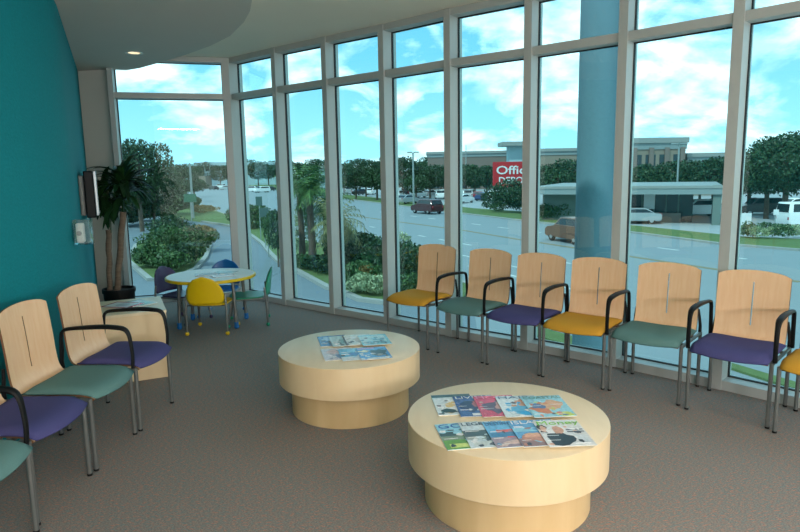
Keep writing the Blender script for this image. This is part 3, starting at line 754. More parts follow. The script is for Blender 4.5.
# grass verge near the building below the windows
ground_poly('lawn_verge', [gp(525, 333), gp(585, 352), gp(590, 343), gp(535, 327)], GZ-.02, GZ+.06, M['grass'])
ground_poly('lawn_verge', [gp(728, 369), gp(820, 399), gp(822, 392), gp(732, 365)], GZ-.02, GZ+.06, M['grass'])
# parking lot over the road
lotp = [gp(396, 199.5), gp(474, 208), (24, 62), (60, 50), (120, 90), (120, 260), (-30, 260), gp(346, 194.5)]
ground_poly('parking_lot', lotp, GZ-.035, GZ-.008, M['lot'])
ground_poly('lawn_roadside', far[1:]+[(29, 41), (24.5, 44.5), (22.5, 50), (17.5, 62.5), (16.5, 66), (11.5, 78), (4, 97)], GZ-.02, GZ+.10, M['grass'])

ground_poly('forecourt', [(29, 41), (24.5, 44.5), (22.5, 50), (17.5, 62.5), (17, 66), (40, 92), (75, 80), (62, 45), (40, 36)], GZ-.04, GZ-.005, M['lot'])
# ---- foliage
def leaf_cloud(blobs, n, size, seed, mat, name='foliage'):
    rnd = random.Random(seed); V = []; Fc = []
    wts = [b[3]*b[4]*b[5] for b in blobs]; tot = sum(wts)
    for b, w in zip(blobs, wts):
        for k in range(max(30, int(n*w/tot))):
            z = rnd.uniform(-1, 1); a = rnd.uniform(0, 2*math.pi); q = math.sqrt(1-z*z)
            rr = rnd.uniform(.55, 1.04)**.6
            c = Vector((b[0]+b[3]*rr*q*math.cos(a), b[1]+b[4]*rr*q*math.sin(a), b[2]+b[5]*rr*z))
            u = Vector((rnd.gauss(0, 1), rnd.gauss(0, 1), rnd.gauss(0, .7))).normalized(); v = u.orthogonal().normalized(); v.rotate(Matrix.Rotation(rnd.uniform(0, 6.28), 3, u))
            t = u.cross(v); s = size*rnd.uniform(.6, 1.3); i = len(V)
            V += [c-v*s, c+t*s*.45, c+v*s, c-t*s*.45]; Fc.append((i, i+1, i+2, i+3))
    me = bpy.data.meshes.new(name); me.from_pydata([tuple(v) for v in V], [], Fc); me.materials.append(mat); return me
def rand_blobs(rx, ry, z0, z1, n, seed, br=.45):
    rnd = random.Random(seed); zc, hz = (z0+z1)/2, (z1-z0)/2; out = [(0, 0, zc, rx*.8, ry*.8, hz*.85)]
    for k in range(n):
        a = rnd.uniform(0, 6.28); e = rnd.uniform(-.7, 1.0); r = rnd.uniform(.5, .9)
        s = br*rnd.uniform(.55, 1.0)
        out.append((rx*r*math.cos(a)*math.cos(e), ry*r*math.sin(a)*math.cos(e), zc+hz*.72*math.sin(e), rx*s, ry*s, hz*s))
    return out
def trunk(h, r, seed, fork=True):
    rnd = random.Random(seed); mb = MB()
    mb.tube([(0, 0, -.1), (rnd.uniform(-.1, .1), 0, h*.45), (rnd.uniform(-.15, .15), rnd.uniform(-.1, .1), h*.75)], [r*1.2, r*.9, r*.7], 8)
    if fork:
        for k in range(4):
            a = rnd.uniform(0, 6.28); mb.tube([(0, 0, h*.42), (math.cos(a)*h*.1, math.sin(a)*h*.1, h*.6), (math.cos(a)*h*.2, math.sin(a)*h*.2, h*.82)], [r*.6, r*.4, r*.15], 6)
    return mb
tree_kinds = []
def tree_kind(R_, z0, z1, n, leaf, seed, mat, th=.16):
    lm = leaf_cloud(rand_blobs(R_, R_, z0, z1, 9, seed), n, leaf, seed, M[mat]); tr = trunk(z1, th, seed); 
    me = bpy.data.meshes.new('trunk'); bmesh.ops.recalc_face_normals(tr.bm, faces=tr.bm.faces); tr.bm.to_mesh(me); tr.bm.free(); me.materials.append(M['bark'])
    return lm, me
TA = tree_kind(3.4, 1.6, 6.8, 2600, .22, 11, 'leafA'); TB = tree_kind(3.2, 1.4, 5.6, 2600, .22, 12, 'leafB'); TC = tree_kind(4.2, 1.8, 8.2, 4200, .2, 13, 'leafA', .22)
TD = tree_kind(3.0, 1.5, 7.0, 7000, .14, 14, 'leafA', .2); TE = tree_kind(3.6, 1.8, 7.4, 7000, .14, 15, 'leafB', .2)
def tree(kind, x, y, s, rz, label, group, name='tree', sz=None):
    r = empty(name, (x, y, GZ), rz, label, 'tree', group); r.scale = (s, s, sz or s)
    link('crown', kind[0], None, r); link('trunk', kind[1], None, r); return r
GT = 'trees around the parking lot across the road'
def tp(px, pybase, dist=None):   # stand at picture column px, at ground distance dist
    q = at_y(px, 190, dist); return q.x, q.y
cols = [('in the gap beyond the palms', 344, 150, TB), ('just past the second window post', 356, 122, TA), ('behind the low hedge strip', 366, 135, TA), ('over the hedge, wide and dark', 377, 118, TB),
        ('behind the narrow lamp post', 403, 118, TA), ('beside the lamp post above parked cars', 416, 108, TB), ('above the maroon car', 430, 116, TA), ('just past the maroon car', 441, 124, TA),
        ('beyond the window post by the maroon car', 452, 130, TB), ('far along the store front', 466, 132, TB), ('in front of the long grey store', 475, 122, TA), ('next to the red store sign', 487, 125, TA)]
for k, (w_, px, dd, kd) in enumerate(cols):
    x, y = tp(px, 0, dd); tree(kd, x, y, (.86, 1.12, .95, 1.22, 1.0)[(k*7) % 5], k*1.3, 'dark green parking lot tree %s' % w_, GT)
cols = [('behind the low teal building, by the column', 549, 92, TA, 1.0), ('behind the flat roof near the round column', 558, 88, TB, 1.05), ('behind the flat roof, next to the column edge', 570, 90, TA, 1.1),
        ('above the flat roof past the column', 634, 84, TB, 1.0), ('in front of the big tan store', 645, 86, TA, .95), ('between the flat roof and the tan store cornice', 658, 84, TB, 1.0),
        ('over the roof beside the tall thin pole', 671, 82, TA, 1.0), ('in front of the lower tan store wing', 686, 80, TB, 1.0), ('at the end of the lower store wing', 700, 78, TA, 1.0), ('behind the roof end near the window post', 713, 76, TA, 1.05)]
for k, (w_, px, dd, kd, s) in enumerate(cols):
    x, y = tp(px, 0, dd); tree(kd, x, y, s*.92, k*1.9, 'leafy tree %s' % w_, GT)
# bush by the sign
def shrub(px, py, r, h, mat, n, leaf, seed, label, group, name='shrub', z=GZ, cat='bush'):
    q = at_z(px, py, GZ); me = leaf_cloud(rand_blobs(r, r, 0.05, h, 6, seed, .5), n, leaf, seed, M[mat])
    o = link(name, me, None); o.location = (q.x, q.y, z+.08); return tag(o, label, cat, group)
GS = 'shrubs across the road'
shrub(509, 212.5, 2.7, 4.4, 'leafA', 3000, .16, 31, 'big rounded dark bush hiding the lower edge of red sign', GS)
shrub(491, 211, 1.6, 2.6, 'leafA', 1500, .14, 32, 'smaller dark bush on the parking lot side of the big bush', GS)
shrub(520, 213, 2.4, 3.4, 'leafA', 2000, .15, 33, 'dark bush between the big bush and the window post', GS)
shrub(498, 213, 1.0, 1.3, 'leafC', 700, .1, 34, 'small light green shrub at the foot of the big bush', GS)
for k, px in enumerate((541, 547, 555, 566, 573)):
    shrub(px, 220.5, 1.0, 1.7+.2*(k % 2), 'leafC', 600, .12, 40+k, 'small clipped shrub against the teal building wall, %s' % ('beside the window post', 'next to the first clipped one', 'by the small white board', 'just past the small white board', 'next to the round column')[k], GS)
# right side: trees above the cars
for k, (px, dd, s, kd, w_) in enumerate(((750, 68, 1.0, TD, 'beside the thick window post'), (768, 60, 1.06, TE, 'above the dark parked car'), (786, 58, 1.22, TD, 'tallest, above the white van'), (803, 62, 1.2, TE, 'at the edge of the photo behind the white van'))):
    x, y = tp(px, 0, dd); tree(kd, x, y, s, k*2.1, 'broad green tree %s' % w_, 'large trees beyond the parked cars')
# grasses along the roadside in front of white van
for k, px in enumerate((741, 750, 758, 766, 775, 784, 793)):
    shrub(px, 238+(k % 3), .75, .9+.25*(k % 2), 'leafC' if k % 2 else 'leafD', 420, .09, 60+k, 'low pale roadside shrub in the bed below the parked van, %s from the thick post' % ('first', 'second', 'third', 'fourth', 'fifth', 'sixth', 'seventh')[k], 'low shrubs in the roadside bed')
# island planting: palms, hedge, shrubs
def palm_mesh(seed, n=34, L=1.7, mat='frond'):
    rnd = random.Random(seed); V = []; Fc = []
    for k in range(n):
        a = 2*math.pi*k/n*2.4+rnd.uniform(-.2, .2); e = rnd.uniform(-.7, 1.25); d = Vector((math.cos(a)*math.cos(e), math.sin(a)*math.cos(e), math.sin(e))); p = Vector((0, 0, 0)); l = L*rnd.uniform(.75, 1.1)
        for j in range(9):
            t = j/9; side = d.cross(Vector((0, 0, 1))); side = side.normalized() if side.length > .05 else Vector((1, 0, 0))
            for s in (-1, 1):
                for m_ in (0, 1):
                    tip = p+side*s*.5*math.sin(math.pi*min(1, t+.12))**.6+d*.22+Vector((0, 0, -.12-.1*m_)); i = len(V); o = p+d*(l/18)*m_
                    V += [o, o+d*.05, tip]; Fc.append((i, i+1, i+2))
            i = len(V); V += [p-side*.015, p+side*.015, p+d*(l/9)+side*.012, p+d*(l/9)-side*.012]; Fc.append((i, i+1, i+2, i+3))
            p = p+d*(l/9); d = (d+Vector((0, 0, -.16))).normalized()
    me = bpy.data.meshes.new('fronds'); me.from_pydata([tuple(v) for v in V], [], Fc); me.materials.append(M[mat]); return me
PF = [palm_mesh(1), palm_mesh(2), palm_mesh(3, 40, 1.6), palm_mesh(4, 46, 1.7, 'frondy')]
def palm(px, dist, ztop, r, k, label, s=1.0, py=250):
    q = at_y(px, py, dist); root = empty('palm_tree', (q.x, q.y, GZ+.08), 0, label, 'palm', 'palms on the lawn island')
    h = ztop-GZ
    MB().tube([(0, 0, -.05), (.03, .02, h*.3), (-.03, .03, h*.7), (0, 0, h)], [r*1.3, r, r*.9, r*1.1], 10).build('trunk', M['bark'], root, True)
    f = link('fronds', PF[k], None, root); f.location = (0, 0, h); f.scale = (s, s, s); return root
palm(312, 33, .75, .2, 0, 'tall dark green palm nearest the window post, its crown above the road', 1.15)
palm(327, 36, -.3, .18, 1, 'shorter palm with drooping crown and bare trunk beside the tall one', 1.05)
palm(302, 35, 1.2, .17, 2, 'palm partly hidden by the window post, with the highest crown', 1.0)
palm(337, 31, -.9, .18, 3, 'yellowish palm with drooping fronds next to the second window post', 1.1)
shrub(304, 262, .9, 3.6, 'leafD', 1500, .09, 80, 'grey vine covered stump among the palms', 'plants on the lawn island', 'overgrown_stump')
def hedge(pts, w, h, mat, n, leaf, seed, label, group):
    bl = []; pts = [Vector(p) for p in pts]; L = sum((b-a).length for a, b in zip(pts, pts[1:])); st = w*.7
    rnd = random.Random(seed); o0 = pts[0]
    for a, b in zip(pts, pts[1:]):
        m = max(1, int((b-a).length/st))
        for k in range(m):
            p = a+(b-a)*k/m-o0; bl.append((p.x, p.y, h*.5, w*.62, w*.62, h*.5*rnd.uniform(.92, 1.08)))
    me = leaf_cloud(bl, n, leaf, seed, M[mat]); o = link('hedge', me, None); o.location = (o0.x, o0.y, GZ+.08); return tag(o, label, 'hedge', group)
hedge([gp(344, 262), gp(365, 270), gp(386, 277), gp(420, 291), gp(450, 300)], 2.0, 1.9, 'leafA', 9000, .11, 90, 'long dark green clipped hedge between driveway and road', 'hedges on the lawn island')
hedge([gp(245, 226), gp(261, 231)], 3.0, 2.2, 'leafC', 3500, .16, 91, 'boxy brownish green hedge at the end of the lawn by the road signs', 'hedges on the lawn island')
GI = 'plants on the lawn island'
for k, (px, py, r, h, mt, lab) in enumerate((
    (352, 290, .8, .9, 'leafC', 'bright green shrub at the kerb in front of the long hedge'), (364, 295, .7, .9, 'leafD', 'silvery shrub in the kerb bend before the hedge'), (376, 297, .75, .9, 'leafD', 'second silvery shrub in the kerb bend next to the window post'),
    (371, 286, .8, .9, 'leafR', 'reddish green shrub between hedge and silvery shrubs'), (358, 283, .8, 1.0, 'leafC', 'green shrub in front of the dark hedge'), (384, 288, .8, 1.0, 'leafC', 'green shrub hidden partly by the third window post'),
    (408, 300, .9, 1.0, 'leafC', 'green shrub under the long hedge near the mustard chair'), (318, 272, .9, .9, 'leafA', 'low dark shrub between palm trunks'), (330, 275, .9, 1.0, 'leafA', 'dark shrub right of the palm trunks'), (306, 270, .8, .8, 'leafC', 'low green shrub at the foot of the stump'),
    (347, 268, 1.0, 2.6, 'leafD', 'tall greyish bush beside the second window post'), (402, 278, .8, 2.4, 'leafD', 'greyish bush rising above the hedge behind mustard chair'))):
    shrub(px, py, r, h, mt, 900, .09, 100+k, lab, GI)
# small leafy tree by the signs (leans in from the window post)
q = at_y(276, 210, 34); tr_ = tree(TB, q.x, q.y, .42, 0, 'young leafy tree beside the road signs, half behind the window post', GI, 'young_tree')
tr_.scale = (.3, .3, .6)
# shrubs and trees seen through the left window
GB = 'plants in the bed beyond the left window'
for k, (px, py, r, h, mt, lab) in enumerate((
    (196, 252, 1.6, 1.5, 'leafC', 'green shrub at the driveway edge of the planting bed'), (182, 248, 1.9, 1.9, 'leafA', 'dark shrub behind the driveway edge shrub'), (168, 256, 1.8, 1.9, 'leafC', 'wide green shrub in middle of planting bed'),
    (186, 266, 1.3, 1.4, 'leafA', 'low dark shrub at the near side of the bed'), (200, 240, 1.4, 1.2, 'leafR', 'reddish shrub at the far corner of the bed'), (154, 268, 1.4, 1.2, 'leafC', 'green shrub beside the potted plant in the bed'),
    (170, 240, 1.7, 2.0, 'leafA', 'dark bush under the big round tree'), (203, 214, 2.0, 1.2, 'leafR', 'yellowish low shrub on the far tip of lawn'), (172, 272, 1.2, 1.1, 'leafC', 'small green shrub at the kerb of the bed'), (150, 221, 3.2, 3.6, 'leafC', 'tall leafy bush under the big rounded tree'),
    (172, 214, 3.2, 3.4, 'leafA', 'dark bush beyond the bed beside the utility pole'), (188, 208, 2.6, 2.0, 'leafC', 'low green bush next to the small green road sign'), (128, 226, 3, 3.4, 'leafA', 'dark bush behind the potted plant outside'))):
    shrub(px, py, r, h, mt, 1400 if r < 2.4 else 3000, .12 if r < 2.4 else .26, 130+k, lab, GB)
GBT = 'trees beyond the left window'
for k, (px, dd, s, sz, kd, lab) in enumerate(((139, 58, 1.0, 1.3, TD, 'big rounded dark tree with tallest crown, seen through the left window'), (119, 62, .8, 1.1, TE, 'leafy tree behind the pier side of the big rounded tree'), (163, 78, .75, .85, TE, 'tree at the sloping side of the big rounded tree'),
                                   (152, 66, .8, .7, TA, 'distant tree below the big rounded crown'), (174, 100, 1.0, .9, TB, 'far tree above the planting bed'), (184, 120, 1.1, 1.0, TA, 'far dark tree near the pale office building'), (194, 150, 1.1, .8, TB, 'farthest small tree before the pale office building'))):
    x, y = tp(px, 0, dd); tree(kd, x, y, s, k*1.1, lab, GBT, 'tree', sz)
# distant tree line
for k in range(22):
    px = 184+k*12.4+random.uniform(-2, 2); x, y = tp(px, 0, (255, 292, 330)[k % 3]+random.uniform(-8, 8)); tree((TA, TB, TC)[k % 3], x, y, (1.4, 1.75, 1.6)[k % 3]+.2*random.random(), k, 'distant dark tree in the hazy line on the horizon', 'trees along the horizon')
for k in range(9):
    px = 455+k*40; x, y = tp(px, 0, 300); tree((TA, TB, TC)[k % 3], x, y, 1.6, k, 'distant tree behind the stores across the road', 'trees behind the stores')

# ---- cars
def wheel(parent, x, y, r, w=.2):
    t = MB(); t.lathe([(0, -w/2), (r*.95, -w/2), (r, -w/4), (r, w/4), (r*.95, w/2), (0, w/2)], 20)
    bmesh.ops.transform(t.bm, matrix=Matrix.Translation((x, y, r)) @ Matrix.Rotation(math.pi/2, 4, 'X'), verts=t.bm.verts); o = t.build('wheel', M['tyre'], parent, True)
    t = MB(); t.lathe([(0, -w/2-.012), (r*.55, -w/2-.006), (r*.58, 0), (r*.55, w/2+.006), (0, w/2+.012)], 16)
    bmesh.ops.transform(t.bm, matrix=Matrix.Translation((x, y, r)) @ Matrix.Rotation(math.pi/2, 4, 'X'), verts=t.bm.verts); t.build('hub_cap', M['hub'], o, True)
PROF = {
 'suv': (4.7, 1.85, [(-2.35, .45), (-2.33, 1.05), (-2.2, 1.15), (1.15, 1.15), (1.25, 1.12), (2.2, .98), (2.35, .8), (2.35, .42), (2.2, .3), (-2.25, .3)], [(-2.22, 1.15), (-2.0, 1.72), (-1.7, 1.78), (.35, 1.78), (.62, 1.72), (1.2, 1.15)], .37),
 'sedan': (4.6, 1.75, [(-2.3, .45), (-2.28, .95), (-1.5, 1.0), (.95, 1.0), (2.1, .85), (2.3, .7), (2.3, .38), (2.2, .28), (-2.2, .28)], [(-1.75, .98), (-1.05, 1.40), (-.8, 1.44), (.2, 1.44), (.4, 1.40), (1.1, .98)], .32),
 'van': (5.2, 1.95, [(-2.6, .5), (-2.6, 1.25), (1.6, 1.25), (2.3, 1.1), (2.55, .9), (2.6, .45), (2.4, .35), (-2.5, .35)], [(-2.58, 1.25), (-2.5, 2.1), (-2.4, 2.15), (.9, 2.15), (1.1, 2.08), (1.7, 1.25)], .36),
}
_cars = {}
def car(kind, mat, x, y, rz, label, group, name):
    key = (kind, mat)
    loc = (x, y, GZ+.01)
    if key in _cars: return copy_tree(_cars[key], loc, rz, label, group)
    L, W, body, cab, wr = PROF[kind]
    r = empty(name, loc, rz, label, 'car', group); _cars[key] = r
    X = Matrix.Rotation(math.pi/2, 4, 'X')
    b = MB(); t = bmesh.new()
    b.prism(body, -W/2, W/2); bmesh.ops.transform(b.bm, matrix=X, verts=b.bm.verts)
    bmesh.ops.recalc_face_normals(b.bm, faces=b.bm.faces); bmesh.ops.bevel(b.bm, geom=b.bm.edges, offset=.07, segments=2, affect='EDGES')
    b.build('body', M[mat], r, True, 35)
    def tumble(bm, z0, z1, k=.82):
        for v in bm.verts:
            f = max(0, min(1, (v.co.z-z0)/(z1-z0))); v.co.y *= 1-(1-k)*f
    z0 = min(c[1] for c in cab); z1 = max(c[1] for c in cab)
    c = MB(); c.prism(cab, -W/2*.95, W/2*.95); bmesh.ops.transform(c.bm, matrix=X, verts=c.bm.verts); tumble(c.bm, z0, z1)
    bmesh.ops.recalc_face_normals(c.bm, faces=c.bm.faces); bmesh.ops.bevel(c.bm, geom=[e for e in c.bm.edges], offset=.035, segments=1, affect='EDGES'); cb_ = c.build('cabin', M[mat], r, True, 35)
    # glass: side panes slightly proud of the cabin, windscreen and rear
    g = MB(); cx = (cab[0][0]+cab[-1][0])/2; cz = (z0+z1)/2
    ins = [((p[0]-cx)*.86+cx, (p[1]-cz)*.70+cz-.0) for p in cab]
    g.prism(ins, -W/2*.958, W/2*.958); bmesh.ops.transform(g.bm, matrix=X, verts=g.bm.verts); tumble(g.bm, z0, z1)
    g.build('side_window', M['carglass'], cb_)
    g = MB()
    for (p, q_) in ((cab[-1], cab[-2]), (cab[0], cab[1])):
        s = 1 if p[0] > 0 else -1; g.beam((p[0]*.95+q_[0]*.05+s*.03, 0, p[1]*.9+q_[1]*.1+.012), (q_[0]*.9+p[0]*.1+s*.03, 0, q_[1]*.9+p[1]*.1+.012), W*.76, .02, (0, 1, 0)) if False else g.prism([(p[0]*.9+q_[0]*.1+s*.0, p[1]*.9+q_[1]*.1), (q_[0]*.88+p[0]*.12, q_[1]*.88+p[1]*.12), (q_[0]*.88+p[0]*.12+s*.02, q_[1]*.88+p[1]*.12+.02), (p[0]*.9+q_[0]*.1+s*.02, p[1]*.9+q_[1]*.1+.02)], -W*.38, W*.38)
    bmesh.ops.transform(g.bm, matrix=X, verts=g.bm.verts); g.build('windscreen', M['carglass'], cb_)
    for sx in (-.31, .31):
        for s in (-1, 1): wheel(r, sx*L, s*(W/2-.11), wr)
    l = MB()
    for s in (-1, 1): l.rbox((L/2-.08, s*W*.36-.14, .62), (L/2+.005, s*W*.36+.14, .76), .02, 1)
    l.build('headlamp', M['hub'], r)
    l = MB()
    for s in (-1, 1): l.rbox((-L/2-.02, s*W*.40-.08, .75), (-L/2+.08, s*W*.40+.08, .98), .02, 1)
    l.build('tail_lamp', M['c_red'], r)
    return r
rd = math.atan2(-.92, .39)      # direction of traffic towards us along the road
x, y = gp(427, 213.5); car('suv', 'c_dkred', x, y, rd+math.pi+.15, 'maroon sport utility car driving along the road', None, 'suv')
x, y = gp(573, 242); car('suv', 'c_brown', x, y, rd+math.pi-.1, 'bronze car on the road partly behind the round column', None, 'suv')
x, y = gp(698, 216.5); car('suv', 'c_white', x, y, R(176), 'white sport utility car parked beyond the low teal building', None, 'suv')
x, y = gp(634, 223.5); car('sedan', 'c_silver', x, y, R(165), 'silver car parked in front of the low teal building', None, 'sedan')
x, y = gp(759, 214.5); car('suv', 'c_black', x, y, R(178), 'dark parked car under the broad trees', None, 'suv')
x, y = gp(812, 228); car('van', 'c_white', x, y, R(2), 'white van with side windows parked at the edge of photo', None, 'van')
x, y = gp(797, 211); car('sedan', 'c_white', x, y, R(10), 'white sedan parked behind the white van', None, 'sedan')
GC = 'cars parked in the lot across the road'
lotcars = [(336, 197, 'c_white', 'sedan'), (350, 193.5, 'c_silver', 'suv'), (361, 195, 'c_black', 'sedan'), (371, 194.5, 'c_white', 'sedan'), (398, 199.5, 'c_white', 'suv'), (407, 203.5, 'c_silver', 'sedan'), (405, 196, 'c_black', 'suv'), (418, 198, 'c_white', 'sedan'),
           (430, 197, 'c_silver', 'sedan'), (440, 199, 'c_white', 'suv'), (463, 203, 'c_white', 'sedan'), (470, 199, 'c_silver', 'suv'), (478, 199.5, 'c_red', 'sedan'), (485, 200.5, 'c_blue', 'sedan'), (494, 201, 'c_white', 'suv'), (452, 200, 'c_black', 'sedan')]
pl_ = ('just past the palms', 'second past the palms', 'under the dark trees', 'beyond the hedge strip', 'right behind the lamp post', 'nearest the road behind the maroon car', 'behind the lamp post under trees', 'above the roof of maroon car', 'beyond the maroon car', 'beside the window post after the maroon car',
       'nearest the road by the lot entrance', 'under the trees at the lot entrance', 'only red one in the lot', 'next to the red one', 'below the big red sign', 'hidden partly by the window post')
for k, (px, py, c, kd) in enumerate(lotcars):
    x, y = gp(px, py); car(kd, c, x, y, R(70+20*math.sin(k*2.3)), '%s parked %s, %s' % ({'c_white': 'white', 'c_silver': 'silver', 'c_black': 'black', 'c_red': 'red', 'c_blue': 'dark blue'}[c], kd if kd != 'suv' else 'utility car', pl_[k]), GC, kd)
GF = 'traffic and parked cars far down the road'
for k, (px, py, c) in enumerate(((203, 189, 'c_white'), (209, 187.5, 'c_silver'), (214, 190, 'c_black'), (220, 188.5, 'c_white'), (226, 190, 'c_silver'), (249, 192, 'c_white'), (256, 190.5, 'c_silver'), (262, 192.5, 'c_white'), (269, 191, 'c_black'), (198, 191.5, 'c_silver'), (233, 190, 'c_white'))):
    x, y = gp(px, py); car('suv' if k % 2 else 'sedan', c, x, y, R(100+k*17), 'tiny %s car far away near the pale office building, %s' % ({'c_white': 'white', 'c_silver': 'silver', 'c_black': 'black'}[c], ('second', 'third', 'fourth', 'fifth', 'sixth', 'eighth', 'ninth', 'tenth', 'last', 'first', 'seventh')[k]+' from the lawn tip'), GF, 'suv' if k % 2 else 'sedan')

# ---- buildings
def bbox(parent, name, x0, x1, y0, y1, z0, z1, mat): return MB().box((x0, y0, z0), (x1, y1, z1)).build(name, mat, parent)
def building(px0, px1, dist, ztop, depth, rz, mat, label, cornice=True, nwin=0, wz=(.8, 2.6), name='store_building', group=None, corn_h=.5, wmat='dkglass'):
    a = at_y(px0, 190, dist); b = at_y(px1, 190, dist); w = (b-a).length; 
    r = empty(name, ((a.x+b.x)/2, dist, GZ), rz, label, 'building', group); h = ztop-GZ
    bbox(r, 'wall', -w/2, w/2, 0, depth, -.3, h, M[mat])
    if cornice:
        bbox(r, 'cornice', -w/2-.4, w/2+.4, -.4, depth, h, h+corn_h, M['cornice'])
        bbox(r, 'cornice_band', -w/2-.15, w/2+.15, -.15, depth, h-corn_h*1.2, h-.02, M['roofgrey'])
    for k in range(nwin):
        x = -w/2+w*(k+.5)/nwin; bbox(r, 'window', x-w/nwin*.36, x+w/nwin*.36, -.06, .0, wz[0], wz[1], M[wmat])
    return r
# long store with the red sign, tan store with tall parapet
building(428, 536, 175, 6.4, 22, R(-3), 'stuccod', 'long low grey store building behind the parking lot trees', nwin=8, wz=(.4, 3.2), corn_h=.7)
building(541, 640, 146, 5.8, 16, R(-3), 'stucco', 'tan store wing with dark roof line beside the round column', nwin=6, wz=(.4, 3.2), corn_h=.7)
tb_ = building(628, 684, 110, 5.9, 22, R(2), 'stucco', 'tall tan store block with a projecting pale cornice', nwin=4, wz=(4.6, 7.4), corn_h=.9)
for k, x in enumerate((-4.2, -1.2, 1.6, 4.4)): bbox(tb_, 'pilaster', x-.4, x+.4, -.35, 0, 0, 8.6, M['stuccod'])
building(686, 724, 112, 3.4, 22, R(2), 'stucco', 'lower tan store wing with pale cornice behind the trees', nwin=3, wz=(2.4, 4.2), corn_h=.7)
building(196, 232, 330, 8.5, 30, R(8), 'bldgblue', 'pale blue office building far down the road', False, 7, (7.5, 10.0), 'office_building')
building(240, 276, 320, 8.0, 30, R(5), 'bldgblue', 'pale office block far beyond the road signs', False, 5, (7.5, 10.0), 'office_building')
building(320, 338, 210, 3.4, 16, R(0), 'bldgblue', 'pale roofed building behind the palms', True, 3, (2, 4), 'office_building', corn_h=1.0)
building(384, 402, 210, 3.9, 14, R(0), 'stucco', 'small pale building behind the lamp post trees', True, 2, (2, 4), 'office_building', corn_h=.8)
building(196, 206, 240, 1.5, 8, R(0), 'stucco', 'low tan building by the far cars', False, 2, (1, 2), 'office_building')
# white tower top beside sign (rooftop structure)
q = at_y(517, 160, 160); r = empty('rooftop_tower', (q.x, q.y, GZ), 0, 'pale square tower rising above the store roof behind the sign', 'tower')
bbox(r, 'shaft', -2.2, 2.2, -1, 3, -.2, 11.2, M['bldgblue']); bbox(r, 'cap', -4.2, 4.2, -3, 5, 11.2, 12.2, M['cornice'])
# red store sign
dS = 100.0; a = at_y(493, 162, dS); b = at_y(535, 162, dS); bot = at_y(493, 187.5, dS)
W_ = b.x-a.x; H_ = a.z-bot.z
sg = empty('store_sign', (a.x, dS, bot.z), 0, 'red rectangular store sign with white lettering above the dark bushes', 'sign')
MB().rbox((0, 0, 0), (W_, .35, H_), .04, 1).build('sign_panel', M['sign_red'], sg)
for txt, zz, sz, x0, wide in (('Office', .52, .46, .07, .86), ('DEPOT', .14, .38, .13, .72)):
    o = link('lettering', text_mesh(txt, H_*sz, .03, .02), M['sign_white'], sg)
    xs = [v.co.x for v in o.data.vertices]; wd_ = max(xs)-min(xs)
    o.scale = (W_*wide/wd_, 1, 1); o.rotation_euler = (math.pi/2, 0, 0); o.location = (W_*x0, -.04, H_*zz)
for fx in (.2, .8): MB().tube([(W_*fx, .18, -bot.z+GZ), (W_*fx, .18, 0.02)], .14, 10).build('post', M['galv'], sg, True)
# low teal building with flat canopy roof
tpos = [gp(541, 219), gp(585, 219)]
dB = 62.0
a = at_y(537, 200, dB); b = at_y(722, 200, 55.0)
v = Vector((b.x-a.x, b.y-a.y)); L_ = v.length; rzb = math.atan2(v.y, v.x)
tbz = empty('drive_in_building', (a.x, a.y, GZ), rzb, 'low teal building with a wide flat pale roof, across the road', 'building')
ztop = at_y(537, 186.5, dB).z-GZ
bbox(tbz, 'wall', .4, L_*.44, .8, 14, -.2, ztop-.5, M['tealwall'])
bbox(tbz, 'shop_front', L_*.44, L_*.86, 2.0, 13, -.2, ztop-.5, M['dkglass'])
bbox(tbz, 'roof_slab', -.3, L_*1.0, -1.2, 16, ztop-.75, ztop, M['roofgrey'])
bbox(tbz, 'roof_edge', -.36, L_*1.0+.06, -1.26, -1.2, ztop-.22, ztop+.03, M['cornice'])
for k in range(6):
    x = L_*(.46+.065*k); bbox(tbz, 'mullion', x-.08, x+.08, 1.93, 2.0, 0, ztop-.75, M['tealwall'])
bbox(tbz, 'pillar', L_*.955, L_*.995, -1.0, 1.6, -.2, ztop+.02, M['tealwall'])
bbox(tbz, 'notice_board', L_*.60, L_*.66, 1.6, 1.75, 1.2, 2.6, M['sign_white'])
bbox(tbz, 'counter', L_*.5, L_*.8, .9, 1.4, 0, .9, M['stuccod'])
# ---- poles, signs
def pole(px, dist, ztop, label, name, r=.09, head=None, group=None, cat='pole'):
    q = at_y(px, 190, dist); o = empty(name, (q.x, q.y, GZ), 0, label, cat, group)
    MB().tube([(0, 0, 0), (0, 0, ztop-GZ)], [r*1.3, r], 10).build('pole', M['galv'], o, True)
    if head == 'lamp':
        h = ztop-GZ; MB().rbox((-.9, -.2, h-.02), (-.1, .2, h+.16), .04, 1).rbox((.1, -.2, h-.02), (.9, .2, h+.16), .04, 1).tube([(-.2, 0, h-.05), (.2, 0, h-.05)], .05, 6).build('lamp_head', M['galv'], o)
    return o
pole(413.5, 95, 4.5, 'grey twin headed lamp post in the parking lot near the maroon car', 'street_lamp', .12, 'lamp', None, 'street lamp')
pole(677, 72, 4.2, 'thin grey lamp post standing in front of the tan store', 'street_lamp', .1, 'lamp', None, 'street lamp')
pole(191.5, 75, 3.0, 'thin pale utility pole seen through the left window', 'utility_pole', .12)
pole(466, 160, 8.2, 'short flagpole like mast on the distant store roof', 'mast', .1)
def roadsign(px, dist, ztop, w, h, label, ncount=1, rz=0, mat='signback', group='road signs on the lawn'):
    q = at_y(px, 210, dist); o = empty('road_sign', (q.x, q.y, GZ+.1), rz, label, 'sign', group)
    MB().tube([(0, 0, -.05), (0, 0, ztop-GZ-.1)], .04, 8).build('post', M['galv'], o, True)
    zt = ztop-GZ-.1
    for k in range(ncount): MB().rbox((-w/2, -.06, zt-h*(k+1)-.12*k), (w/2, -.03, zt-.12*k-h*k), .01, 1).build('sign_panel', M[mat], o)
    return o
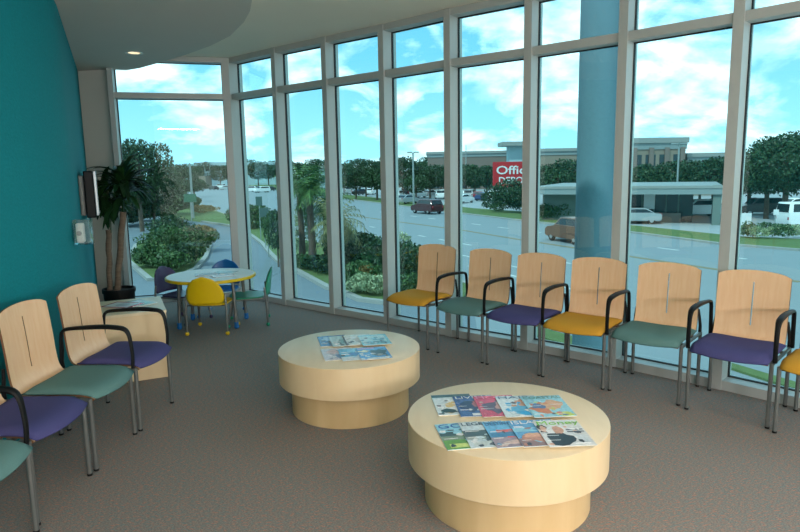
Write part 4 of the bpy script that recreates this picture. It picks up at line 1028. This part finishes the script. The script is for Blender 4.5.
def rz_at(px, py, d): return at_y(px, py, d).z
roadsign(259.5, 48, rz_at(259.5, 196.5, 48), .5, .7, 'dark backed road sign nearest the boxy hedge, highest of three', 1)
roadsign(264, 42, rz_at(264, 208, 42), .62, .62, 'wide dark backed road sign in the middle of the three by the hedge', 1)
roadsign(266.5, 38, rz_at(266.5, 216.5, 38), .36, .5, 'small dark backed road sign on a thin post close to the driveway kerb', 1)
roadsign(191, 50, rz_at(191, 194, 50), 1.0, .65, 'small green road sign seen through the left window beyond the shrubs', 1, 0, 'signgreen', 'road signs beyond the left window')
roadsign(745, 50, rz_at(745, 213, 50), 1.1, 1.0, 'white board on a short post beside the thick window post', 1, 0, 'sign_white', 'boards across the road')
roadsign(557.5, 66, rz_at(557.5, 206.5, 66), .6, .6, 'small white board in front of the teal building shrubs', 1, 0, 'sign_white', 'boards across the road')
roadsign(776, 48, rz_at(776, 209.5, 48), .42, .42, 'small white square board beside the white van', 1, 0, 'sign_white', 'boards across the road')
# exterior round column close to the glass
q = at_y(594.3, 200, 6.9)
cl_ = MB().lathe([(0, GZ-.1), (.2, GZ-.1), (.2, 4.2), (0, 4.2)], 40, (q.x, q.y)).build('round_column', M['colum'], None, True, 30)
struct(cl_)

# ------------------------------------------------------------------ sky, sun, lamps
w = bpy.data.worlds.new('sky'); S.world = w; w.use_nodes = True
N, L = w.node_tree.nodes, w.node_tree.links; N.clear()
out = N.new('ShaderNodeOutputWorld'); bg = N.new('ShaderNodeBackground'); tc = N.new('ShaderNodeTexCoord')
sep = N.new('ShaderNodeSeparateXYZ'); L.new(tc.outputs['Generated'], sep.inputs[0])
ad = N.new('ShaderNodeMath'); ad.operation = 'ADD'; ad.inputs[1].default_value = .42; L.new(sep.outputs['Z'], ad.inputs[0])
mxx = N.new('ShaderNodeMath'); mxx.operation = 'MAXIMUM'; mxx.inputs[1].default_value = .05; L.new(ad.outputs[0], mxx.inputs[0])
dx = N.new('ShaderNodeMath'); dx.operation = 'DIVIDE'; L.new(sep.outputs['X'], dx.inputs[0]); L.new(mxx.outputs[0], dx.inputs[1])
dy = N.new('ShaderNodeMath'); dy.operation = 'DIVIDE'; L.new(sep.outputs['Y'], dy.inputs[0]); L.new(mxx.outputs[0], dy.inputs[1])
cmb = N.new('ShaderNodeCombineXYZ'); L.new(dx.outputs[0], cmb.inputs[0]); L.new(dy.outputs[0], cmb.inputs[1]); cmb.inputs[2].default_value = 3.7
no = N.new('ShaderNodeTexNoise'); no.inputs['Scale'].default_value = 4.2; no.inputs['Detail'].default_value = 7; no.inputs['Roughness'].default_value = .56; no.inputs['Distortion'].default_value = .25
L.new(cmb.outputs[0], no.inputs['Vector'])
cr = N.new('ShaderNodeValToRGB'); cr.color_ramp.elements[0].position = .45; cr.color_ramp.elements[1].position = .60
cr.color_ramp.elements[0].color = (0, 0, 0, 1); cr.color_ramp.elements[1].color = (1, 1, 1, 1); L.new(no.outputs['Fac'], cr.inputs['Fac'])
gr_ = N.new('ShaderNodeValToRGB'); e = gr_.color_ramp.elements; e[0].position = .0; e[0].color = (.46, .76, .84, 1); e[1].position = .55; e[1].color = (.07, .32, .55, 1)
k = e.new(.18); k.color = (.20, .53, .70, 1)
L.new(sep.outputs['Z'], gr_.inputs['Fac'])
no2 = N.new('ShaderNodeTexNoise'); no2.inputs['Scale'].default_value = 9; no2.inputs['Detail'].default_value = 5; L.new(cmb.outputs[0], no2.inputs['Vector'])
cc = N.new('ShaderNodeValToRGB'); cc.color_ramp.elements[0].position = .35; cc.color_ramp.elements[1].position = .6
cc.color_ramp.elements[0].color = (.62, .78, .84, 1); cc.color_ramp.elements[1].color = (1.25, 1.25, 1.25, 1); L.new(no2.outputs['Fac'], cc.inputs['Fac'])
mx = N.new('ShaderNodeMix'); mx.data_type = 'RGBA'; L.new(cr.outputs['Color'], mx.inputs[0]); L.new(gr_.outputs['Color'], mx.inputs[6]); L.new(cc.outputs['Color'], mx.inputs[7])
L.new(mx.outputs[2], bg.inputs['Color']); bg.inputs['Strength'].default_value = 1.6; L.new(bg.outputs[0], out.inputs['Surface'])
sun = bpy.data.lights.new('sun', 'SUN'); sun.energy = 3.2; sun.angle = R(2); sun.color = (1, .96, .9)
so_ = bpy.data.objects.new('sun', sun); COL.objects.link(so_)
sd = Vector((-.45, -.55, .95)).normalized(); so_.rotation_euler = sd.to_track_quat('Z', 'Y').to_euler()
# ceiling troffers of the room, behind and above the viewpoint
LM = emit('troffer_diffuser', (255, 246, 232), 1.0)
for k, (x, y, e_) in enumerate(((1.3, .9, 10), (-.2, -3.8, 80), (2.4, -3.8, 80))):
    la = bpy.data.lights.new('ceiling_lamp', 'AREA'); la.shape = 'RECTANGLE'; la.size = 1.2; la.size_y = .6; la.energy = e_; la.color = (1, .98, .96)
    lo_ = bpy.data.objects.new('ceiling_lamp', la); COL.objects.link(lo_); lo_.location = (x, y, 3.03); lo_.rotation_euler = (0, 0, 0)

for k, (x, y, z, e_) in enumerate(((1.0, -1.5, 1.5, 165), (2.3, -1.7, 1.5, 165), (3.7, -.6, 1.5, 130))):     # unseen point lights added behind the viewpoint as soft overall fill
    la = bpy.data.lights.new('fill_light', 'POINT'); la.shadow_soft_size = .2; la.energy = e_; la.color = (.98, .985, 1)
    lo_ = bpy.data.objects.new('fill_light', la); COL.objects.link(lo_); lo_.location = (x, y, z)

# ------------------------------------------------------------------ camera
cam = bpy.data.cameras.new('camera'); cam.sensor_width = 36; cam.lens = F/800*36; cam.clip_end = 2000; cam.clip_start = .05
co = bpy.data.objects.new('camera', cam); COL.objects.link(co); S.camera = co
cp, sp = math.cos(PITCH), math.sin(PITCH); c, s = math.cos(ROLL), math.sin(ROLL)
R0 = Vector((1, 0, 0)); U0 = Vector((0, sp, cp)); FW = Vector((0, cp, -sp))
rt = R0*c+U0*s; up = R0*(-s)+U0*c
m = Matrix((rt, up, -FW)).transposed().to_4x4(); m.translation = (0, 0, EYE); co.matrix_world = m
S.view_settings.view_transform = 'Standard'; S.view_settings.look = 'None'; S.view_settings.gamma = 1; S.view_settings.exposure = 0.0
S.view_settings.use_curve_mapping = False
S.cycles.use_denoising = True
S.cycles.max_bounces = 10; S.cycles.transparent_max_bounces = 16; S.cycles.diffuse_bounces = 5
S.cycles.sample_clamp_indirect = 6
